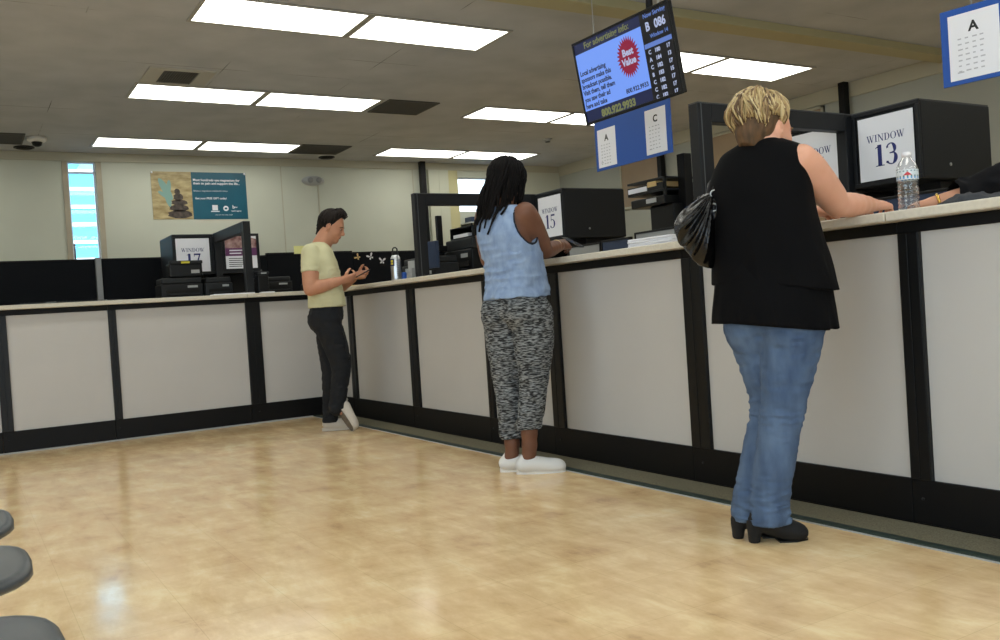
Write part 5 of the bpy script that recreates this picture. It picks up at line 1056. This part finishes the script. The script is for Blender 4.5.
        for k in range(32):
            a = 2*math.pi*k/32; ca, sa = math.cos(a), math.sin(a); ol.append((.105+.145*abs(ca)**.8*(1 if ca > 0 else -1), (.042+.009*ca)*abs(sa)**.75*(1 if sa > 0 else -1)))
        MB().poly(ol, 0, .024).build('sole_rim', wm, q, .003); MB().poly([(x*.97+.003, y*.93) for x, y in ol], -.003, 0.001).build('sole', sol, q)
        la = MB()
        for k in range(4): la.tube([(.085+k*.016, -.022, .082-k*.004), (.09+k*.016, 0, .090-k*.004), (.085+k*.016, .022, .082-k*.004)], .0024, 6)
        la.build('lace', wm, q)
    shoe(Matrix.Translation((-.118, .062, .003)) @ Matrix.Rotation(.15, 4, 'Z'), '')
    heel = Vector((.005, -.110, .205)); toe = Vector((.128, -.150, .014)); X_ = (toe-heel).normalized(); up_ = Vector((.62, .62, .45)); Y_ = up_.cross(X_).normalized(); Z_ = X_.cross(Y_)
    m_ = Matrix((X_, Y_, Z_)).transposed().to_4x4(); m_.translation = heel-X_*.02; shoe(m_, '')
    MB().tube([(.105+.0, -.165+.0, 1.19)], .01, 4) if 0 else None
    MB().tube([(wrR[0]-.035+.030*math.sin(a)*.1, wrR[1]-.003+.034*math.cos(a), wrR[2]-.012+.034*math.sin(a)) for a in [k*math.pi/9 for k in range(18)]], .004, 6, closed=True).build('wristband', MT['dk'], o)
    # hair with a raised quiff
    f_, l_, u_ = [np.array(v) for v in F]; c0 = np.array(hc)+u_*.0225-f_*.0125; hv = Vol((-.13, -.12, 1.50), (.18, .12, 1.82), .005)
    hv.ell(c0+u_*.006-f_*.004, F, (.106, .084, .104), .01); hv.cone(c0+f_*.070+u_*.068, c0+f_*.02+u_*.095, .030, .032, .02, sq=(tuple(l_), 1.5)); hv.cone(c0-f_*.056-u_*.04, c0-f_*.050-u_*.115, .045, .034, .02)
    hv.disp(lambda P: .004*vnoise(P, .014, 111)+.003*vnoise(P, .006, 112))
    n1 = f_*.95-u_*.45; hv.cut(tuple(n1), float(n1@c0)+.038); n2 = -u_+f_*.25; hv.cut(tuple(n2), float(n2@c0)+.112)
    ho = hv.mesh('hair', mat('hair_dark', '140e0b', .75, spec=.25), o); mb = MB(); rr = random.Random(3)
    for i in range(260):
        az = rr.uniform(-math.pi, math.pi); p0 = math.radians(rr.uniform(3, 45)); pe = math.radians(rr.uniform(75, 105) if abs(az) > 1.2 else rr.uniform(40, 60)); pts = []
        for j in range(6):
            t = j/5; po = p0+(pe-p0)*t; d = f_*math.cos(az)*math.sin(po)*.106+l_*math.sin(az)*math.sin(po)*.084+u_*math.cos(po)*.108
            e = 1.01+(.30*math.sin(math.pi*min(1, t+.15))*max(0, math.cos(az)))+.02*rr.random(); pts.append(c0+d*e)
        mb.tube(pts, [.005, .0052, .005, .004, .003, .001], 5)
    mb.build('hair_locks', mat('hair_dark_lock', '1a120e', .6, spec=.3), ho)
    # sideburn and ear cover on the near side
    return o
man()
ph = thing('smartphone', 'phone held by the man in the pale yellow t-shirt', 'phone', (-.45, -1.25, 0), PR)
Xp = Matrix.Translation((.262, -.035, 1.240)) @ Matrix.Rotation(.35, 4, 'Z') @ Matrix.Rotation(-.45, 4, 'Y')
MB().box(-.072, .072, -.036, .036, -.004, .004, X=Xp).build('case', MT['dk'], ph, .003); MB().box(-.066, .066, -.033, .033, .004, .0046, X=Xp).build('screen', mat('phone_glass_b', '24303c', .1), ph)

# ================= the clerk reaching in from beyond the right edge =================
def clerk():
    o = thing('person', 'clerk in black jacket with gold watch reaching in from the right edge', 'person', (1.10, -6.75, 0), math.radians(150))
    skin = skinmat('warm_skin', 'bf8c72', 'c99678'); h = .008; th = 0
    I = Matrix.Rotation(-math.radians(150), 3, 'Z')
    def loc(x, y, z): v = I @ Vector((x-1.10, y+6.75, z)); return (v.x, v.y, v.z)
    torso = [(.88, 0, 0, .13, .10), (.95, 0, 0, .155, .115), (1.08, 0, 0, .155, .12), (1.25, .01, 0, .18, .125), (1.36, .01, 0, .18, .11), (1.42, .01, 0, .13, .08), (1.455, .01, 0, .06, .055)]
    shR = (.01, -.185, 1.38); shL = (.01, .185, 1.38); el = loc(.60, -6.22, 1.300); wr = loc(.36, -5.895, 1.216); elR = (.12, -.27, 1.12); wrR = (.34, -.18, 1.215)
    B = Vol((-.3, -.42, -.01), (1.15, .5, 1.80), h); B.loft(torso, th, .02, inset=.014); F = headframe((.95, .1, -.25)); hc = (.04, 0, 1.60)
    B.chain([(.0, 0, 1.42, .06), (.01, 0, 1.48, .055), (.02, 0, 1.55, .055)], .03, 3); head(B, hc, F, 1.0)
    dl = loc(.27, -5.83, 1.205); dd = np.array(dl)-np.array(wr)
    for a, b, c, sd, dr, nn in ((shR, elR, wrR, 1, (.9, .3, 0), (0, 0, -1)), (shL, el, wr, -1, tuple(dd), (0, 0, -1))):
        B.chain([tuple(a)+(.058,), tuple(b)+(.043,)], .03, 1); B.chain([tuple(b)+(.042,), tuple(c)+(.027,)], .015, 1); hand(B, c, dr, nn, sd, (14, 22, 18), .5, .95)
    for g in (1, -1):
        B.chain([(0, g*.09, .90, .085), (.01, g*.09, .48, .055), (-.01, g*.10, .09, .038)], .02, 4); B.cone((-.02, g*.10, .05), (.12, g*.11, .035), .03, .024, .02)
    B.mesh('body', skin, o); face_parts(o, hc, F, 1.0, mat('brow_c', '241a14'), mat('lip_c', 'a0685a', .4), mat('eye_white_d', 'e6e2da', .2), mat('iris_d', '2a1f18', .2))
    J = Vol((-.3, -.5, .90), (1.0, .5, 1.52), h); J.loft([(.92, 0, 0, .19, .15), (1.08, 0, 0, .18, .145), (1.25, .01, 0, .20, .145), (1.36, .01, 0, .198, .128), (1.43, .01, 0, .14, .095), (1.47, .01, 0, .08, .07)], th, 0)
    for a, b, c in ((shR, elR, wrR), (shL, el, wr)):
        a, b, c = map(np.array, (a, b, c)); e = c-(c-b)*.16; J.chain([tuple(a)+(.076,), tuple(a*.5+b*.5)+(.070,), tuple(b)+(.076,), tuple(b*.5+e*.5)+(.064,), tuple(e)+(.046,)], .03, 4)
    f1 = folds(.012, .06, 131, (1, 1, 1.4)); J.disp(lambda P: f1(P)); J.cone((.01, 0, 1.44), (.02, 0, 1.55), .062, .07, 0, 's')
    S_ = J.sl((.3, -.5, .9), (1.0, .5, 1.168)); J.D[S_] = np.maximum(J.D[S_], np.float32(1.176)-J.ax[2][S_[2]][None, None, :])
    J.mesh('jacket', mat('black_jacket', '0e0e11', .85, spec=.2), o)
    P_ = Vol((-.2, -.25, .06), (.2, .25, 1.0), h)
    for g in (1, -1): P_.chain([(0, g*.085, .88, .10), (.01, g*.09, .48, .068), (-.01, g*.10, .07, .056)], .02, 4)
    P_.loft([(.86, 0, 0, .17, .13), (.96, 0, 0, .165, .13)], th, .03); P_.mesh('trousers', mat('grey_trousers', '2a2c30', .9), o)
    for g in (1, -1):
        V_ = Vol((-.12, -.22, -.002), (.22, .22, .14), .006); V_.chain([(-.03, g*.10, .05, .036), (.06, g*.105, .042, .038), (.13, g*.115, .034, .03)], .02, 3, sq=((0, 1, 0), 1.2)); V_.cut((0, 0, -1), 0); V_.mesh('shoe', MT['dk'], o)
    c = np.array(wr)+nrm(np.array(el)-np.array(wr))*.022; ax = nrm(np.array(el)-np.array(wr)); p1 = nrm(np.cross(ax, (0, 0, 1))); p2 = np.cross(ax, p1)
    MB().tube([c+p1*.031*math.cos(a)+p2*.029*math.sin(a) for a in [k*math.pi/12 for k in range(24)]], .0062, 6, closed=True).build('watch_band', MT['gold'], o)
    hv = Vol((-.12, -.12, 1.46), (.18, .12, 1.76), .006); f_, l_, u_ = [np.array(v) for v in F]; c0 = np.array(hc)+u_*.0225-f_*.0125
    hv.ell(c0+u_*.004, F, (.106, .086, .104), .01); hv.cone(c0-f_*.05, c0-f_*.05-u_*.1, .05, .045, .02); n1 = f_*.95-u_*.5; hv.cut(tuple(n1), float(n1@c0)+.035); hv.disp(lambda P: .003*vnoise(P, .01, 141)); hv.mesh('hair', mat('hair_clerk', '2a1d15', .5), o)
    return o
clerk()
b = thing('folded_sweater', 'dark grey cloth lying on the counter at the right edge beside the clerk arm', 'cloth', (.16, -6.24, ZT1), math.radians(-60))
V_ = Vol((-.22, -.10, -.01), (.22, .10, .08), .005); V_.ell((0, 0, .012), np.eye(3), (.17, .06, .022), .01); V_.ell((-.06, 0, .028), np.eye(3), (.06, .045, .018), .02); fb = folds(.008, .04, 151); V_.disp(lambda P: fb(P)); V_.cut((0, 0, -1), 0); V_.mesh('cloth', mat('grey_cloth', '3a3c40', .9), b)
